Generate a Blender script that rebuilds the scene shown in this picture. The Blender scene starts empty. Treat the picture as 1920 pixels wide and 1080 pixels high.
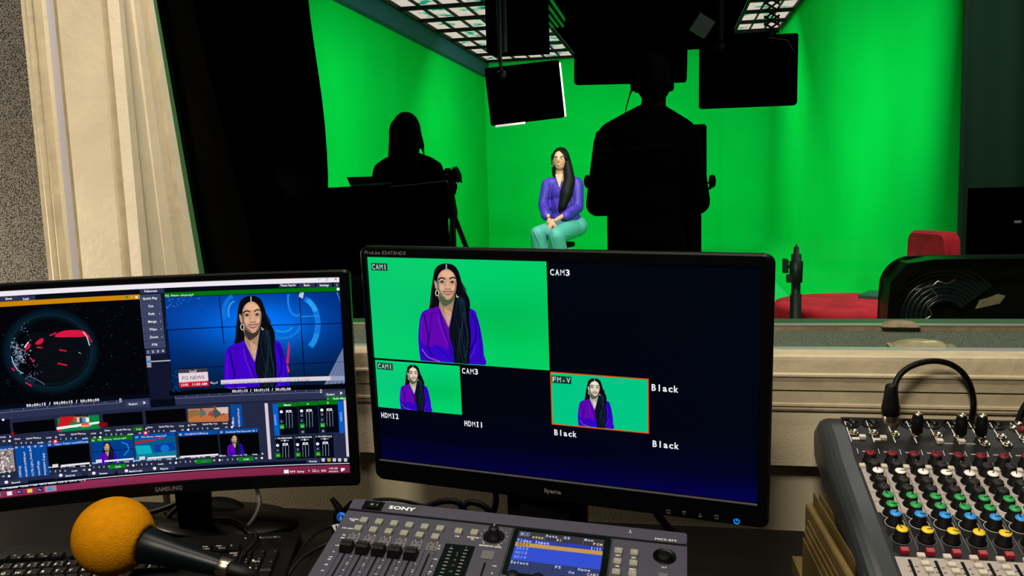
import bpy, bmesh, math, random
import numpy as np
from mathutils import Matrix, Vector
from mathutils.geometry import tessellate_polygon
random.seed(7)
SC = bpy.context.scene
COL = SC.collection
PI = math.pi

# ---------------------------------------------------------------- camera, world, exposure
# The camera stands at the origin; floors are at z = -1.3, the desk top at z = -0.565.
F = 1591.81
def _rot(yaw, pitch, roll):
    cy, sy = math.cos(yaw), math.sin(yaw)
    fwd = Vector((-sy*math.cos(pitch), cy*math.cos(pitch), -math.sin(pitch)))
    right = Vector((cy, sy, 0)); up = right.cross(fwd)
    r = right*math.cos(roll)+up*math.sin(roll); u = -right*math.sin(roll)+up*math.cos(roll)
    return r, u, -fwd
CR, CU, CB = _rot(0.18566831, 0.13036417, -0.03013201)
cam = bpy.data.cameras.new('camera'); cam.lens = 36*F/1920; cam.clip_start = 0.05; cam.clip_end = 60
camo = bpy.data.objects.new('camera', cam); COL.objects.link(camo)
camo.matrix_world = Matrix((CR, CU, CB)).transposed().to_4x4()
SC.camera = camo
w = bpy.data.worlds.new('world'); SC.world = w; w.use_nodes = True
w.node_tree.nodes['Background'].inputs[0].default_value = (0.01, 0.01, 0.012, 1)
w.node_tree.nodes['Background'].inputs[1].default_value = 0.3
SC.view_settings.view_transform = 'Standard'; SC.view_settings.look = 'None'
SC.view_settings.exposure = 0.0; SC.view_settings.gamma = 1.0; SC.view_settings.use_curve_mapping = False

def area(name, loc, target, sx, sy, power, col=(1, 1, 1), spread=180):
    l = bpy.data.lights.new(name, 'AREA'); l.shape = 'RECTANGLE'; l.size = sx; l.size_y = sy
    l.energy = power; l.color = col; l.spread = math.radians(spread)
    o = bpy.data.objects.new(name, l); COL.objects.link(o); o.location = loc
    d = Vector(target)-Vector(loc)
    o.rotation_euler = d.to_track_quat('-Z', 'Y').to_euler()
    return o
# control room ceiling lamp (warm) with an added second one, studio overhead banks and the lit faces of the hanging panels
area('room_lamp_and_fill', (-0.25, -0.3, 1.3), (-0.5, 0.9, -0.4), 0.5, 0.5, 56, (1, 0.90, 0.76))
area('room_lamp_and_fill', (-0.25, 0.95, 1.33), (-0.25, 1.1, -0.6), 1.2, 0.2, 18, (1, 0.90, 0.76))  # second lamp, added to brighten the wall behind the monitors
area('studio_bank', (-1.0, 7.6, 1.9), (-1.1, 8.8, -1.3), 2.0, 2.8, 200, (0.92, 1, 0.96))
area('studio_bank', (-0.7, 11.2, 1.93), (-0.6, 13.6, -1.0), 2.8, 2.0, 190, (0.92, 1, 0.96))

area('panel_light_glow', (-0.95, 6.1, 0.82), (-1.2, 14.5, 1.3), 0.45, 0.33, 34, (0.95, 1, 0.97))
area('panel_light_glow', (-0.15, 4.95, 0.86), (0.1, 14.5, 1.6), 0.5, 0.4, 60, (0.95, 1, 0.97), 100)
area('panel_light_glow', (0.42, 5.15, 0.56), (0.2, 14.5, 1.6), 0.45, 0.33, 40, (0.95, 1, 0.97))
area('added_fill_light', (1.2, 3.0, 1.9), (1.25, 3.9, -1.0), 0.4, 0.4, 30, (1, 0.95, 0.9))  # added lamp without a seen source, brightens the red chair and table

# ---------------------------------------------------------------- helpers
def ray(x, y):
    return CR*((x-960)/F)+CU*((540-y)/F)-CB
def atY(x, y, Y):
    r = ray(x, y); return r*(Y/r.y)
def atZ(x, y, Z):
    r = ray(x, y); return r*(Z/r.z)
def lin(c):
    return tuple(((v/255)/12.92 if v/255 <= 0.04045 else ((v/255+0.055)/1.055)**2.4) for v in c[:3])+(1,)

def mat(name, rgb, rough=0.6, metal=0.0, emit=None, es=1.0, spec=0.5, noise=0, nscale=20, bump=0, bscale=60):
    m = bpy.data.materials.new(name); m.use_nodes = True
    nt = m.node_tree; b = nt.nodes['Principled BSDF']
    b.inputs['Base Color'].default_value = lin(rgb); b.inputs['Roughness'].default_value = rough
    b.inputs['Metallic'].default_value = metal; b.inputs['Specular IOR Level'].default_value = spec
    if emit:
        b.inputs['Emission Color'].default_value = lin(emit); b.inputs['Emission Strength'].default_value = es
    tc = nt.nodes.new('ShaderNodeTexCoord')
    if noise:
        n = nt.nodes.new('ShaderNodeTexNoise'); n.inputs['Scale'].default_value = nscale; n.inputs['Detail'].default_value = 6
        nt.links.new(tc.outputs['Object'], n.inputs['Vector'])
        r = nt.nodes.new('ShaderNodeValToRGB'); c = lin(rgb)
        r.color_ramp.elements[0].position = 0.3; r.color_ramp.elements[1].position = 0.7
        r.color_ramp.elements[0].color = tuple(v*(1-noise) for v in c[:3])+(1,)
        r.color_ramp.elements[1].color = tuple(min(1, v*(1+noise)) for v in c[:3])+(1,)
        nt.links.new(n.outputs['Fac'], r.inputs['Fac']); nt.links.new(r.outputs['Color'], b.inputs['Base Color'])
    if bump:
        n = nt.nodes.new('ShaderNodeTexNoise'); n.inputs['Scale'].default_value = bscale; n.inputs['Detail'].default_value = 5
        nt.links.new(tc.outputs['Object'], n.inputs['Vector'])
        bp = nt.nodes.new('ShaderNodeBump'); bp.inputs['Strength'].default_value = bump; bp.inputs['Distance'].default_value = 0.003
        nt.links.new(n.outputs['Fac'], bp.inputs['Height']); nt.links.new(bp.outputs['Normal'], b.inputs['Normal'])
    return m

M = {}
def dm(k, *a, **kw): M[k] = mat(k, *a, **kw)
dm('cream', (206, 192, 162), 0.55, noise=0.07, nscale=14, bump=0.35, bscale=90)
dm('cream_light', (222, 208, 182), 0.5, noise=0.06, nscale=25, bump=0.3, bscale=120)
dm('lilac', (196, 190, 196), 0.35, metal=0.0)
dm('cream_dark', (184, 170, 138), 0.6, noise=0.12, nscale=30, bump=0.5, bscale=60)
dm('wall_paint', (200, 187, 156), 0.7, noise=0.05, nscale=8, bump=0.22, bscale=300)
dm('room_dark', (9, 9, 9), 0.95, spec=0.0)
dm('black', (4, 4, 4), 0.6, spec=0.1)
dm('void', (0, 0, 0), 0.95, spec=0.0)
dm('black_gloss', (3, 3, 4), 0.3, spec=0.14)
dm('bezel', (5, 5, 6), 0.3, spec=0.2)
dm('cloth_black', (3, 3, 3), 1.0, spec=0.02)
dm('desk', (24, 22, 19), 0.7, spec=0.08, noise=0.2, nscale=6)
dm('green', (0, 182, 62), 0.9, spec=0.02, noise=0.05, nscale=1.5)
dm('green_floor', (6, 196, 92), 0.75, spec=0.2, noise=0.05, nscale=2)
dm('green_reflection', (60, 105, 62), 0.5)  # studio green reflected at the glass, put into the colour
dm('felt', (80, 88, 76), 1.0, spec=0.0, noise=0.75, nscale=420)
dm('alu', (190, 200, 200), 0.35, metal=0.7)
dm('silver', (190, 182, 160), 0.25, metal=1.0)
dm('grey_body', (60, 59, 71), 0.6, spec=0.2, noise=0.04, nscale=90)
dm('grey_light', (88, 86, 90), 0.6, spec=0.2)
dm('btn', (128, 127, 114), 0.5, spec=0.3)
dm('btn_pale', (188, 180, 164), 0.5, spec=0.3)
dm('btn_red', (150, 26, 38), 0.5)
dm('white', (235, 232, 225), 0.5)
dm('print', (225, 222, 215), 0.6)
dm('print_dim', (112, 110, 112), 0.6)
dm('panel_dark', (24, 24, 25), 0.5, spec=0.15)
dm('panel_light', (158, 148, 140), 0.55, spec=0.2)
dm('cheek', (36, 41, 43), 0.42, spec=0.4)
dm('knob_black', (10, 10, 11), 0.5, spec=0.2)
dm('cap_grey', (40, 39, 38), 0.6, spec=0.2)
dm('cap_red', (112, 22, 36), 0.5, spec=0.2)
dm('cap_white', (235, 230, 222), 0.5)
dm('cap_green', (30, 150, 72), 0.5)
dm('cap_blue', (40, 140, 214), 0.5)
dm('cap_yellow', (232, 196, 24), 0.5)
dm('gold', (160, 138, 88), 0.34, metal=0.75, noise=0.15, nscale=30)
dm('key', (9, 9, 10), 0.5, spec=0.2)
dm('kb', (8, 8, 10), 0.6, spec=0.15)
dm('foam', (186, 122, 12), 1.0, spec=0.0, noise=0.10, nscale=90, bump=0.55, bscale=420)
dm('mic_body', (4, 12, 12), 0.35, spec=0.22)
dm('mic_band', (20, 70, 60), 0.35)
dm('cable', (6, 6, 6), 0.5, spec=0.18)
dm('cable_grey', (64, 60, 52), 0.4)
dm('blue_plastic', (10, 90, 215), 0.4)
dm('skin', (168, 120, 90), 0.55)
dm('hair', (7, 7, 7), 0.6, spec=0.12)
dm('blouse', (46, 20, 132), 0.6)
dm('trousers', (58, 132, 120), 0.7)
dm('lips', (150, 60, 58), 0.5)
dm('red_cloth', (235, 44, 60), 0.85, noise=0.3, nscale=14)
dm('teal_plastic', (40, 120, 96), 0.5)
dm('stand_dark', (14, 40, 30), 0.5)
dm('curtain_dark', (44, 78, 58), 0.95, spec=0.05)
dm('wall_top_shade', (10, 62, 78), 0.9)
dm('packet', (118, 104, 78), 0.6, noise=0.25, nscale=60)
dm('packet_clear', (132, 126, 92), 0.35, noise=0.3, nscale=50)
dm('pipe_green_spill', (60, 120, 70), 0.4, metal=0.5)  # green light from the studio put into the pipe colour
dm('hose', (10, 26, 26), 0.3, spec=0.5)
dm('led_blue', (20, 120, 255), 0.4, emit=(20, 140, 255), es=1.0)
dm('diffuser_white', (220, 210, 205), 0.4, emit=(225, 205, 210), es=0.7)

def fabric_mat():
    m = mat('woven', (120, 114, 104), 1.0, spec=0.0); nt = m.node_tree; b = nt.nodes['Principled BSDF']
    tc = nt.nodes.new('ShaderNodeTexCoord'); mp = nt.nodes.new('ShaderNodeMapping'); mp.inputs['Scale'].default_value = (1, 1, 1)
    nt.links.new(tc.outputs['Object'], mp.inputs['Vector'])
    v = nt.nodes.new('ShaderNodeTexVoronoi'); v.inputs['Scale'].default_value = 430; v.inputs['Randomness'].default_value = 0.55
    nt.links.new(mp.outputs['Vector'], v.inputs['Vector'])
    r = nt.nodes.new('ShaderNodeValToRGB')
    r.color_ramp.elements[0].color = lin((158, 152, 140)); r.color_ramp.elements[0].position = 0.1
    r.color_ramp.elements[1].color = lin((34, 32, 30)); r.color_ramp.elements[1].position = 0.62
    nt.links.new(v.outputs['Distance'], r.inputs['Fac']); nt.links.new(r.outputs['Color'], b.inputs['Base Color'])
    return m
M['woven'] = fabric_mat()

def attr_mat(name, emission):
    m = bpy.data.materials.new(name); m.use_nodes = True; nt = m.node_tree; b = nt.nodes['Principled BSDF']
    a = nt.nodes.new('ShaderNodeVertexColor'); a.layer_name = 'Col'
    if emission:
        b.inputs['Base Color'].default_value = (0.001, 0.001, 0.001, 1); b.inputs['Roughness'].default_value = 0.6
        b.inputs['Specular IOR Level'].default_value = 0.0
        nt.links.new(a.outputs['Color'], b.inputs['Emission Color']); b.inputs['Emission Strength'].default_value = 1.0
    else:
        nt.links.new(a.outputs['Color'], b.inputs['Base Color']); b.inputs['Roughness'].default_value = 0.6
    return m
M['display'] = attr_mat('display', True)

def glass_mat():
    m = bpy.data.materials.new('window_glass'); m.use_nodes = True; nt = m.node_tree
    nt.nodes.remove(nt.nodes['Principled BSDF']); out = nt.nodes['Material Output']
    t = nt.nodes.new('ShaderNodeBsdfTransparent'); t.inputs[0].default_value = (0.97, 0.99, 0.98, 1)
    g = nt.nodes.new('ShaderNodeBsdfGlossy'); g.inputs['Roughness'].default_value = 0.02
    f = nt.nodes.new('ShaderNodeFresnel'); f.inputs['IOR'].default_value = 1.10
    x = nt.nodes.new('ShaderNodeMixShader')
    nt.links.new(f.outputs[0], x.inputs[0]); nt.links.new(t.outputs[0], x.inputs[1]); nt.links.new(g.outputs[0], x.inputs[2])
    nt.links.new(x.outputs[0], out.inputs['Surface'])
    return m
M['glass'] = glass_mat()

def louvre_mat():
    m = bpy.data.materials.new('lit_diffuser'); m.use_nodes = True; nt = m.node_tree; b = nt.nodes['Principled BSDF']
    tc = nt.nodes.new('ShaderNodeTexCoord'); n = nt.nodes.new('ShaderNodeTexNoise'); n.inputs['Scale'].default_value = 4.5
    n.inputs['Detail'].default_value = 4
    nt.links.new(tc.outputs['Object'], n.inputs['Vector'])
    r = nt.nodes.new('ShaderNodeValToRGB'); e = r.color_ramp.elements
    e[0].position = 0.30; e[0].color = lin((4, 60, 90)); e[1].position = 0.47; e[1].color = lin((214, 194, 186))
    q = r.color_ramp.elements.new(0.39); q.color = lin((30, 160, 120))
    nt.links.new(n.outputs['Fac'], r.inputs['Fac']); nt.links.new(r.outputs['Color'], b.inputs['Emission Color'])
    b.inputs['Base Color'].default_value = (0.02, 0.02, 0.02, 1); b.inputs['Emission Strength'].default_value = 1.0
    return m
M['louvre'] = louvre_mat()

_tc = {}
def text_geo(s, bold=0.0):
    k = (s, bold)
    if k not in _tc:
        c = bpy.data.curves.new('t', 'FONT'); c.body = s; c.resolution_u = 2; c.offset = bold
        o = bpy.data.objects.new('t', c); COL.objects.link(o)
        me = bpy.data.meshes.new_from_object(o)
        vs = [(v.co.x, v.co.y) for v in me.vertices]; fs = [tuple(p.vertices) for p in me.polygons]
        bpy.data.objects.remove(o); bpy.data.curves.remove(c); bpy.data.meshes.remove(me)
        if vs:
            x0 = min(v[0] for v in vs); x1 = max(v[0] for v in vs)
        else: x0 = x1 = 0
        _tc[k] = (vs, fs, x0, x1)
    return _tc[k]

def smooth_closed(pts, n=4):
    out = []; N = len(pts)
    for i in range(N):
        p0, p1, p2, p3 = (pts[(i+k-1) % N] for k in range(4))
        for j in range(n):
            t = j/n
            out.append(tuple(0.5*(2*b+(c-a)*t+(2*a-5*b+4*c-d)*t*t+(3*b-a-3*c+d)*t**3) for a, b, c, d in zip(p0, p1, p2, p3)))
    return out
def smooth_open(pts, n=8):
    pts = [tuple(p) for p in pts]; q = [pts[0]]+pts+[pts[-1]]; out = []
    for i in range(1, len(q)-2):
        for j in range(n):
            t = j/n; p0, p1, p2, p3 = q[i-1:i+3]
            out.append(tuple(0.5*(2*b+(c-a)*t+(2*a-5*b+4*c-d)*t*t+(3*b-a-3*c+d)*t**3) for a, b, c, d in zip(p0, p1, p2, p3)))
    out.append(pts[-1]); return out

class MB:
    def __init__(s): s.v = []; s.f = []; s.fm = []; s.mats = []; s.col = []; s.T = Matrix.Identity(4); s.sm = []
    def add(s, vs, fs, m, col=None, smooth=False):
        b = len(s.v); s.v += [tuple(s.T@Vector(v)) for v in vs]
        if m not in s.mats: s.mats.append(m)
        k = s.mats.index(m)
        for f in fs:
            s.f.append(tuple(b+i for i in f)); s.fm.append(k); s.sm.append(smooth); s.col.append(col)
        return s
    def box(s, x0, y0, z0, x1, y1, z1, m):
        x0, x1 = sorted((x0, x1)); y0, y1 = sorted((y0, y1)); z0, z1 = sorted((z0, z1))
        v = [(x, y, z) for z in (z0, z1) for y in (y0, y1) for x in (x0, x1)]
        return s.add(v, [(0, 2, 3, 1), (4, 5, 7, 6), (0, 1, 5, 4), (1, 3, 7, 5), (3, 2, 6, 7), (2, 0, 4, 6)], m)
    def hexa(s, p, m):   # 8 points: bottom ring 4 then top ring 4
        return s.add(p, [(3, 2, 1, 0), (4, 5, 6, 7), (0, 1, 5, 4), (1, 2, 6, 5), (2, 3, 7, 6), (3, 0, 4, 7)], m)
    def rbox(s, x0, y0, x1, y1, z0, z1, r, m, ch=0.0, seg=4):
        x0, x1 = sorted((x0, x1)); y0, y1 = sorted((y0, y1))
        def ring(i, z):
            o = []; rr = max(r-i, 1e-5)
            for cx, cy, a0 in ((x1-r, y1-r, 0), (x0+r, y1-r, PI/2), (x0+r, y0+r, PI), (x1-r, y0+r, 3*PI/2)):
                for k in range(seg+1):
                    a = a0+PI/2*k/seg; o.append((cx+rr*math.cos(a), cy+rr*math.sin(a), z))
            return o
        rings = [ring(0, z0), ring(0, z1-ch)]+([ring(ch, z1)] if ch else [])
        return s.loft(rings, m)
    def loft(s, rings, m, cap=True, closed=True, smooth=False):
        n = len(rings[0]); vs = [p for r in rings for p in r]; fs = []
        for i in range(len(rings)-1):
            for j in range(n if closed else n-1):
                k = (j+1) % n; fs.append((i*n+j, i*n+k, (i+1)*n+k, (i+1)*n+j))
        s.add(vs, fs, m, smooth=smooth)
        if cap:
            s.add(rings[0], [tuple(range(n))[::-1]], m); s.add(rings[-1], [tuple(range(n))], m)
        return s
    def prism(s, pts, a, b, m, axis='x'):   # 2D profile extruded along axis
        f = {'x': lambda p, t: (t, p[0], p[1]), 'y': lambda p, t: (p[0], t, p[1]), 'z': lambda p, t: (p[0], p[1], t)}[axis]
        n = len(pts); vs = [f(p, a) for p in pts]+[f(p, b) for p in pts]
        fs = [(i, (i+1) % n, n+(i+1) % n, n+i) for i in range(n)]
        tri = tessellate_polygon([[Vector((p[0], p[1], 0)) for p in pts]])
        fs += [tuple(t) for t in tri]+[tuple(n+i for i in t[::-1]) for t in tri]
        return s.add(vs, fs, m)
    def lathe(s, prof, m, seg=24, c=(0, 0, 0), smooth=True):
        rings = [[(c[0]+r*math.cos(2*PI*k/seg), c[1]+r*math.sin(2*PI*k/seg), c[2]+z) for k in range(seg)] for r, z in prof]
        return s.loft(rings, m, smooth=smooth)
    def tube(s, path, r, m, seg=8, smooth=True):
        P = [Vector(p) for p in path]; rings = []; up = None
        for i, p in enumerate(P):
            d = (P[min(i+1, len(P)-1)]-P[max(i-1, 0)]).normalized()
            if up is None: up = Vector((0, 0, 1)) if abs(d.z) < 0.9 else Vector((1, 0, 0))
            a = d.cross(up).normalized(); b = a.cross(d); up = b
            rr = r[i] if isinstance(r, (list, tuple)) else r
            rings.append([tuple(p+a*rr*math.cos(2*PI*k/seg)+b*rr*math.sin(2*PI*k/seg)) for k in range(seg)])
        return s.loft(rings, m, smooth=smooth)
    def ell(s, c, r, m, seg=20, rings=12, rot=None):
        R = rot or Matrix.Identity(3); L = []
        for i in range(1, rings):
            a = PI*i/rings
            L.append([tuple(Vector(c)+R@Vector((r[0]*math.sin(a)*math.cos(2*PI*k/seg), r[1]*math.sin(a)*math.sin(2*PI*k/seg), -r[2]*math.cos(a)))) for k in range(seg)])
        return s.loft(L, m, smooth=True)
    def cap(s, a, ra, b, rb, m, seg=14):
        a = Vector(a); b = Vector(b); d = (b-a); L = d.length; d.normalize(); pts = []; rs = []
        for t in (-1, -.8, -.5, 0): pts.append(a+d*ra*t); rs.append(max(ra*math.sqrt(max(0, 1-t*t)), ra*.12))
        for t in (0, .5, .8, 1): pts.append(b+d*rb*t); rs.append(max(rb*math.sqrt(max(0, 1-t*t)), rb*.12))
        return s.tube(pts, rs, m, seg)
    def poly(s, pts, z, m, col=None):
        n = len(pts); c = None
        tri = tessellate_polygon([[Vector((p[0], p[1], 0)) for p in pts]])
        fs = []
        for t in tri:
            a, b, c3 = (pts[i] for i in t)
            ar = (b[0]-a[0])*(c3[1]-a[1])-(b[1]-a[1])*(c3[0]-a[0])
            fs.append(tuple(t) if ar > 0 else tuple(t[::-1]))
        return s.add([(p[0], p[1], z) for p in pts], fs, m, col)
    def text(s, x, y, st, h, z, m, w=None, col=None, al='l', bold=0.0, shear=0.0, rot=0.0):
        vs, fs, x0, x1 = text_geo(st, bold)
        if not vs: return s
        k = h/0.7; kx = (w/(x1-x0)) if w else k; W = (x1-x0)*kx
        ox = {'l': 0, 'c': -W/2, 'r': -W}[al]; cr, sr = math.cos(rot), math.sin(rot); o = []
        for p in vs:
            a = (p[0]-x0)*kx+ox+shear*p[1]*k; b = p[1]*k
            o.append((x+a*cr-b*sr, y+a*sr+b*cr, z))
        return s.add(o, fs, m, col)
    def build(s, name, parent=None):
        me = bpy.data.meshes.new(name); me.from_pydata(s.v, [], s.f)
        for m in s.mats: me.materials.append(M[m])
        me.polygons.foreach_set('material_index', s.fm); me.polygons.foreach_set('use_smooth', s.sm)
        if any(c is not None for c in s.col):
            at = me.color_attributes.new('Col', 'FLOAT_COLOR', 'CORNER'); dat = []
            for f, c in zip(s.f, s.col):
                if c is None: c = (0, 0, 0)
                if isinstance(c, list):
                    for q in c[:len(f)]: dat += lin(q)
                else: dat += list(lin(c))*len(f)
            at.data.foreach_set('color', dat)
        me.validate(); me.update()
        o = bpy.data.objects.new(name, me); COL.objects.link(o)
        if parent: o.parent = parent
        return o
def tag(o, label=None, cat=None, group=None, kind=None):
    if label: o['label'] = label
    if cat: o['category'] = cat
    if group: o['group'] = group
    if kind: o['kind'] = kind
    return o
def thing(name, label, cat, loc=(0, 0, 0), rot=None, group=None):
    o = bpy.data.objects.new(name, None); COL.objects.link(o); o.empty_display_size = 0.05
    mw = (rot.to_4x4() if rot else Matrix.Identity(4)); o.rotation_euler = mw.to_euler(); o.location = loc
    return tag(o, label, cat, group)
def basis(u, v, n): return Matrix((u, v, n)).transposed()
def struct(name, mb): return tag(mb.build(name), kind='structure')
def inst(src, parent, mtx=None, label=None):
    c = src.copy(); COL.objects.link(c); c.parent = parent
    if mtx is not None: c.matrix_local = mtx
    return c
def remesh(o, vox, it=6):
    r = o.modifiers.new('remesh', 'REMESH'); r.mode = 'VOXEL'; r.voxel_size = vox; r.use_smooth_shade = True
    s = o.modifiers.new('smooth', 'SMOOTH'); s.iterations = it; s.factor = 0.5
    return o
#@@

# ================================================================ SETTING
DZ = -0.565; FZ = -1.3; WY = 1.335
m = MB(); m.box(-2.4, -2.4, FZ-0.1, 2.0, 1.68, FZ, 'room_dark'); struct('floor', m)
m = MB(); m.box(-2.4, -2.4, 1.4, 2.0, 1.335, 1.5, 'room_dark'); struct('ceiling', m)
m = MB(); m.box(-2.5, -2.4, FZ, -2.4, 1.68, 1.4, 'room_dark'); struct('wall_left', m)
m = MB(); m.box(2.0, -2.4, FZ, 2.1, 1.68, 1.4, 'room_dark'); struct('wall_right', m)
m = MB(); m.box(-2.4, -2.5, FZ, 2.0, -2.4, 1.4, 'room_dark'); struct('wall_rear', m)
m = MB()
m.box(-2.4, WY, FZ, -0.906, 1.362, 1.4, 'wall_paint'); m.box(-0.893, WY+0.002, FZ, 1.5, 1.68, -0.464, 'wall_paint')
m.box(-0.893, 1.36, -0.464, 1.5, 1.68, -0.29, 'cream_dark')
m.box(1.5, WY, FZ, 2.0, 1.68, 1.4, 'wall_paint'); m.box(-0.893, WY, 0.7, 1.5, 1.68, 1.4, 'wall_paint'); struct('wall_front', m)
# flat board under the window, with the shadow gap below it
m = MB(); m.box(-1.0775, 1.309, -0.452, 1.5, 1.36, -0.362, 'wall_paint'); struct('trim_1', m)
# window casing profile (Y, Z) run along the sill
prof = [(1.36, -0.2765), (1.300, -0.2765), (1.2965, -0.279), (1.296, -0.284), (1.296, -0.303), (1.2935, -0.3055), (1.2935, -0.3085), (1.296, -0.311),
        (1.299, -0.318), (1.300, -0.325), (1.3005, -0.3305), (1.3035, -0.3315), (1.304, -0.351), (1.3015, -0.3525), (1.3015, -0.356), (1.304, -0.3575),
        (1.3035, -0.361), (1.3055, -0.3645), (1.36, -0.366)]
m = MB(); m.prism(prof, -0.889, 1.5, 'cream_dark'); struct('trim_2', m)
# left casing and tilted reveal, lofted upward; depth of the reveal shrinks with height (tilted pane)
pf = [(-1.076, 1.336, 'cream'), (-1.076, 1.312, 'cream'), (-1.071, 1.306, 'cream_dark'), (-1.066, 1.309, 'cream'), (-1.061, 1.306, 'cream_dark'),
      (-1.055, 1.312, 'cream_dark'), (-1.047, 1.306, 'cream_dark'), (-1.041, 1.318, 'cream'), (-1.035, 1.321, 'lilac'), (-1.021, 1.321, 'cream_dark'),
      (-1.019, 1.331, 'cream_dark'), (-1.012, 1.331, 'cream'), (-1.004, 1.307, 'cream'), (-0.927, 1.306, 'cream'), (-0.925, 1.311, 'cream_dark'),  # darker cream in the ribs and grooves stands for their shade
      (-0.917, 1.322, 'cream_dark'), (-0.911, 1.318, 'cream'), (-0.910, 1.307, 'cream_light'), (-0.889, 1.307, 'cream'), (-0.889, 1.330, 'cream'),
      (-0.897, 1.350, 'cream'), (-0.896, 1.385, 'cream'), (-0.889, 1.412, 'cream'), (-0.889, 1.440, 'cream_dark'), (-0.882, 1.443, 'cream_light'),
      (-0.882, 1.470, 'green_reflection'), (-0.8815, 1.488, 'green_reflection'), (-0.893, 1.49, 'green_reflection')]  # last strip coloured as the green reflection beside the glass
def jy(y, z):
    if y <= 1.307: return y
    return 1.307+(y-1.307)*(1.463-0.18*z-1.306)/0.184
m = MB(); Z0, Z1 = -0.37, 0.72
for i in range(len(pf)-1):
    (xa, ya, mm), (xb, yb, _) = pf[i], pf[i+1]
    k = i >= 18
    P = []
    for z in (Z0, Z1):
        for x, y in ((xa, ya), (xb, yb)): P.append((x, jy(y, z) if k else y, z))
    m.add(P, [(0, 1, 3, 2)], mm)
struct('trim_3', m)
# felt covered sill between the casings, aluminium strips and the far sill
m = MB(); m.box(-0.889, 1.352, -0.30, 1.5, 1.505, -0.278, 'felt'); m.box(-0.889, 1.525, -0.30, 1.5, 1.60, -0.273, 'green_reflection'); struct('trim_4', m)  # far sill coloured with the green reflected on it
m = MB(); m.box(-0.889, 1.3365, -0.2764, 1.5, 1.352, -0.2745, 'alu'); m.box(-0.889, 1.505, -0.30, 1.5, 1.512, -0.2690, 'packet'); m.box(-0.889, 1.504, -0.2690, 1.5, 1.512, -0.2665, 'alu')
m.box(-0.889, 1.512, -0.30, 1.5, 1.5235, -0.268, 'cream_dark'); struct('trim_5', m)
m = MB(); t = 0.006
a = (1.463+0.18*0.268+0.008, -0.268); b = (1.463-0.18*0.7+0.012, 0.7)
m.prism([(a[0], a[1]), (a[0]+t, a[1]), (b[0]+t, b[1]), (b[0], b[1])], -0.884, 1.5, 'glass'); struct('window_1', m)

# grey woven acoustic panel on the wall left of the window
m = MB(); m.box(-2.38, 1.322, -0.56, -1.0775, WY-0.001, 1.35, 'woven')
tag(m.build('acoustic_panel'), 'grey woven fabric acoustic wall panel left of the cream window casing', 'wall panel')

# ---- studio shell
CZ = 1.96; BY = 14.5; LX = -3.1; RX = 1.55
m = MB(); m.box(-4, 1.69, FZ-0.1, 3.6, 5.2, FZ, 'void'); m.box(RX+0.3, 5.2, FZ-0.1, 3.6, BY+.2, FZ, 'void'); struct('floor', m)
m = MB(); m.box(LX, 5.2, FZ-0.1, RX+0.3, BY+.3, FZ, 'green_floor'); struct('floor', m)
def cove(cx, cz, r, a0, a1, n=10): return [(cx+r*math.cos(a0+(a1-a0)*k/n), cz+r*math.sin(a0+(a1-a0)*k/n)) for k in range(n+1)]
# back wall with its curved foot, profile in (Y, Z)
p = [(BY+.3, FZ), (BY-0.35, FZ+0.001)]+cove(BY-0.3, FZ+0.302, 0.3, -PI/2, 0)[1:]+[(BY, CZ), (BY+.3, CZ)]
m = MB(); m.prism(p, LX, RX+0.2, 'green'); struct('wall_back', m)
m = MB(); m.box(LX-.15, 5.5, FZ, LX, BY+.3, CZ, 'green'); struct('wall_left', m)
# right wall, rounded into the back wall and curved at the foot
m = MB(); rings = []
pth = [(RX+0.02, 5.08)]+[(RX, 5.4+0.6*k) for k in range(14)]+cove(RX-0.7, BY-0.72, 0.7, 0, PI/2, 8)
for x, y in pth:
    pr = [(0, CZ), (0, FZ+0.35)]+[(0.35-0.35*math.cos(q), FZ+0.35-0.349*math.sin(q)) for q in (0.3, 0.7, 1.1, 1.4, PI/2)]
    i = pth.index((x, y)); pa = pth[max(i-1, 0)]; pb = pth[min(i+1, len(pth)-1)]
    dx, dy = pb[0]-pa[0], pb[1]-pa[1]; L = math.hypot(dx, dy); nx, ny = -dy/L, dx/L
    rings.append([(x+nx*o, y+ny*o, z) for o, z in pr])
m.loft(rings, 'green', cap=False, closed=False, smooth=True); struct('wall_right', m)
m = MB(); m.box(-4, 1.69, CZ, 3.6, BY+.3, CZ+.1, 'void'); struct('ceiling', m)
m = MB(); m.box(-4.1, 1.69, FZ, -4, 5.5, CZ, 'void'); m.box(-4, 5.42, FZ, LX-.16, 5.5, CZ, 'void'); struct('wall_left', m)
m = MB(); m.box(3.6, 1.69, FZ, 3.7, 6.0, CZ, 'void'); m.box(RX+.3, 5.2, FZ, 3.6, 5.3, CZ, 'void'); struct('wall_right', m)
m = MB(); m.prism([(LX, CZ), (LX, CZ-.27), (LX+.06, CZ-.25), (LX+.08, CZ-.15), (LX+.1, CZ)], 5.5, BY, 'wall_top_shade', 'y'); struct('shade_band', m)  # dark box standing for the shadow along the wall top

def curtain(name, x0, x1, y, z0, z1, amp, per, mm, lab, edge=None, eside=1):
    m = MB(); n = int((x1-x0)/per*10); L = []
    for z in [z0+(z1-z0)*k/24 for k in range(25)]:
        row = []
        for i in range(n+1):
            t = i/n; x = x0+(x1-x0)*t+(edge(z)*t if edge else 0)
            row.append((x, y+amp*math.sin(t*n/10*2*PI+z*0.6)+amp*0.4*math.sin(t*n/10*5.1+z), z))
        L.append(row+[(p[0], p[1]+0.02, p[2]) for p in row[::-1]])
    m.loft(L, mm, smooth=True)
    return tag(m.build(name), lab, 'curtain')
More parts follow.
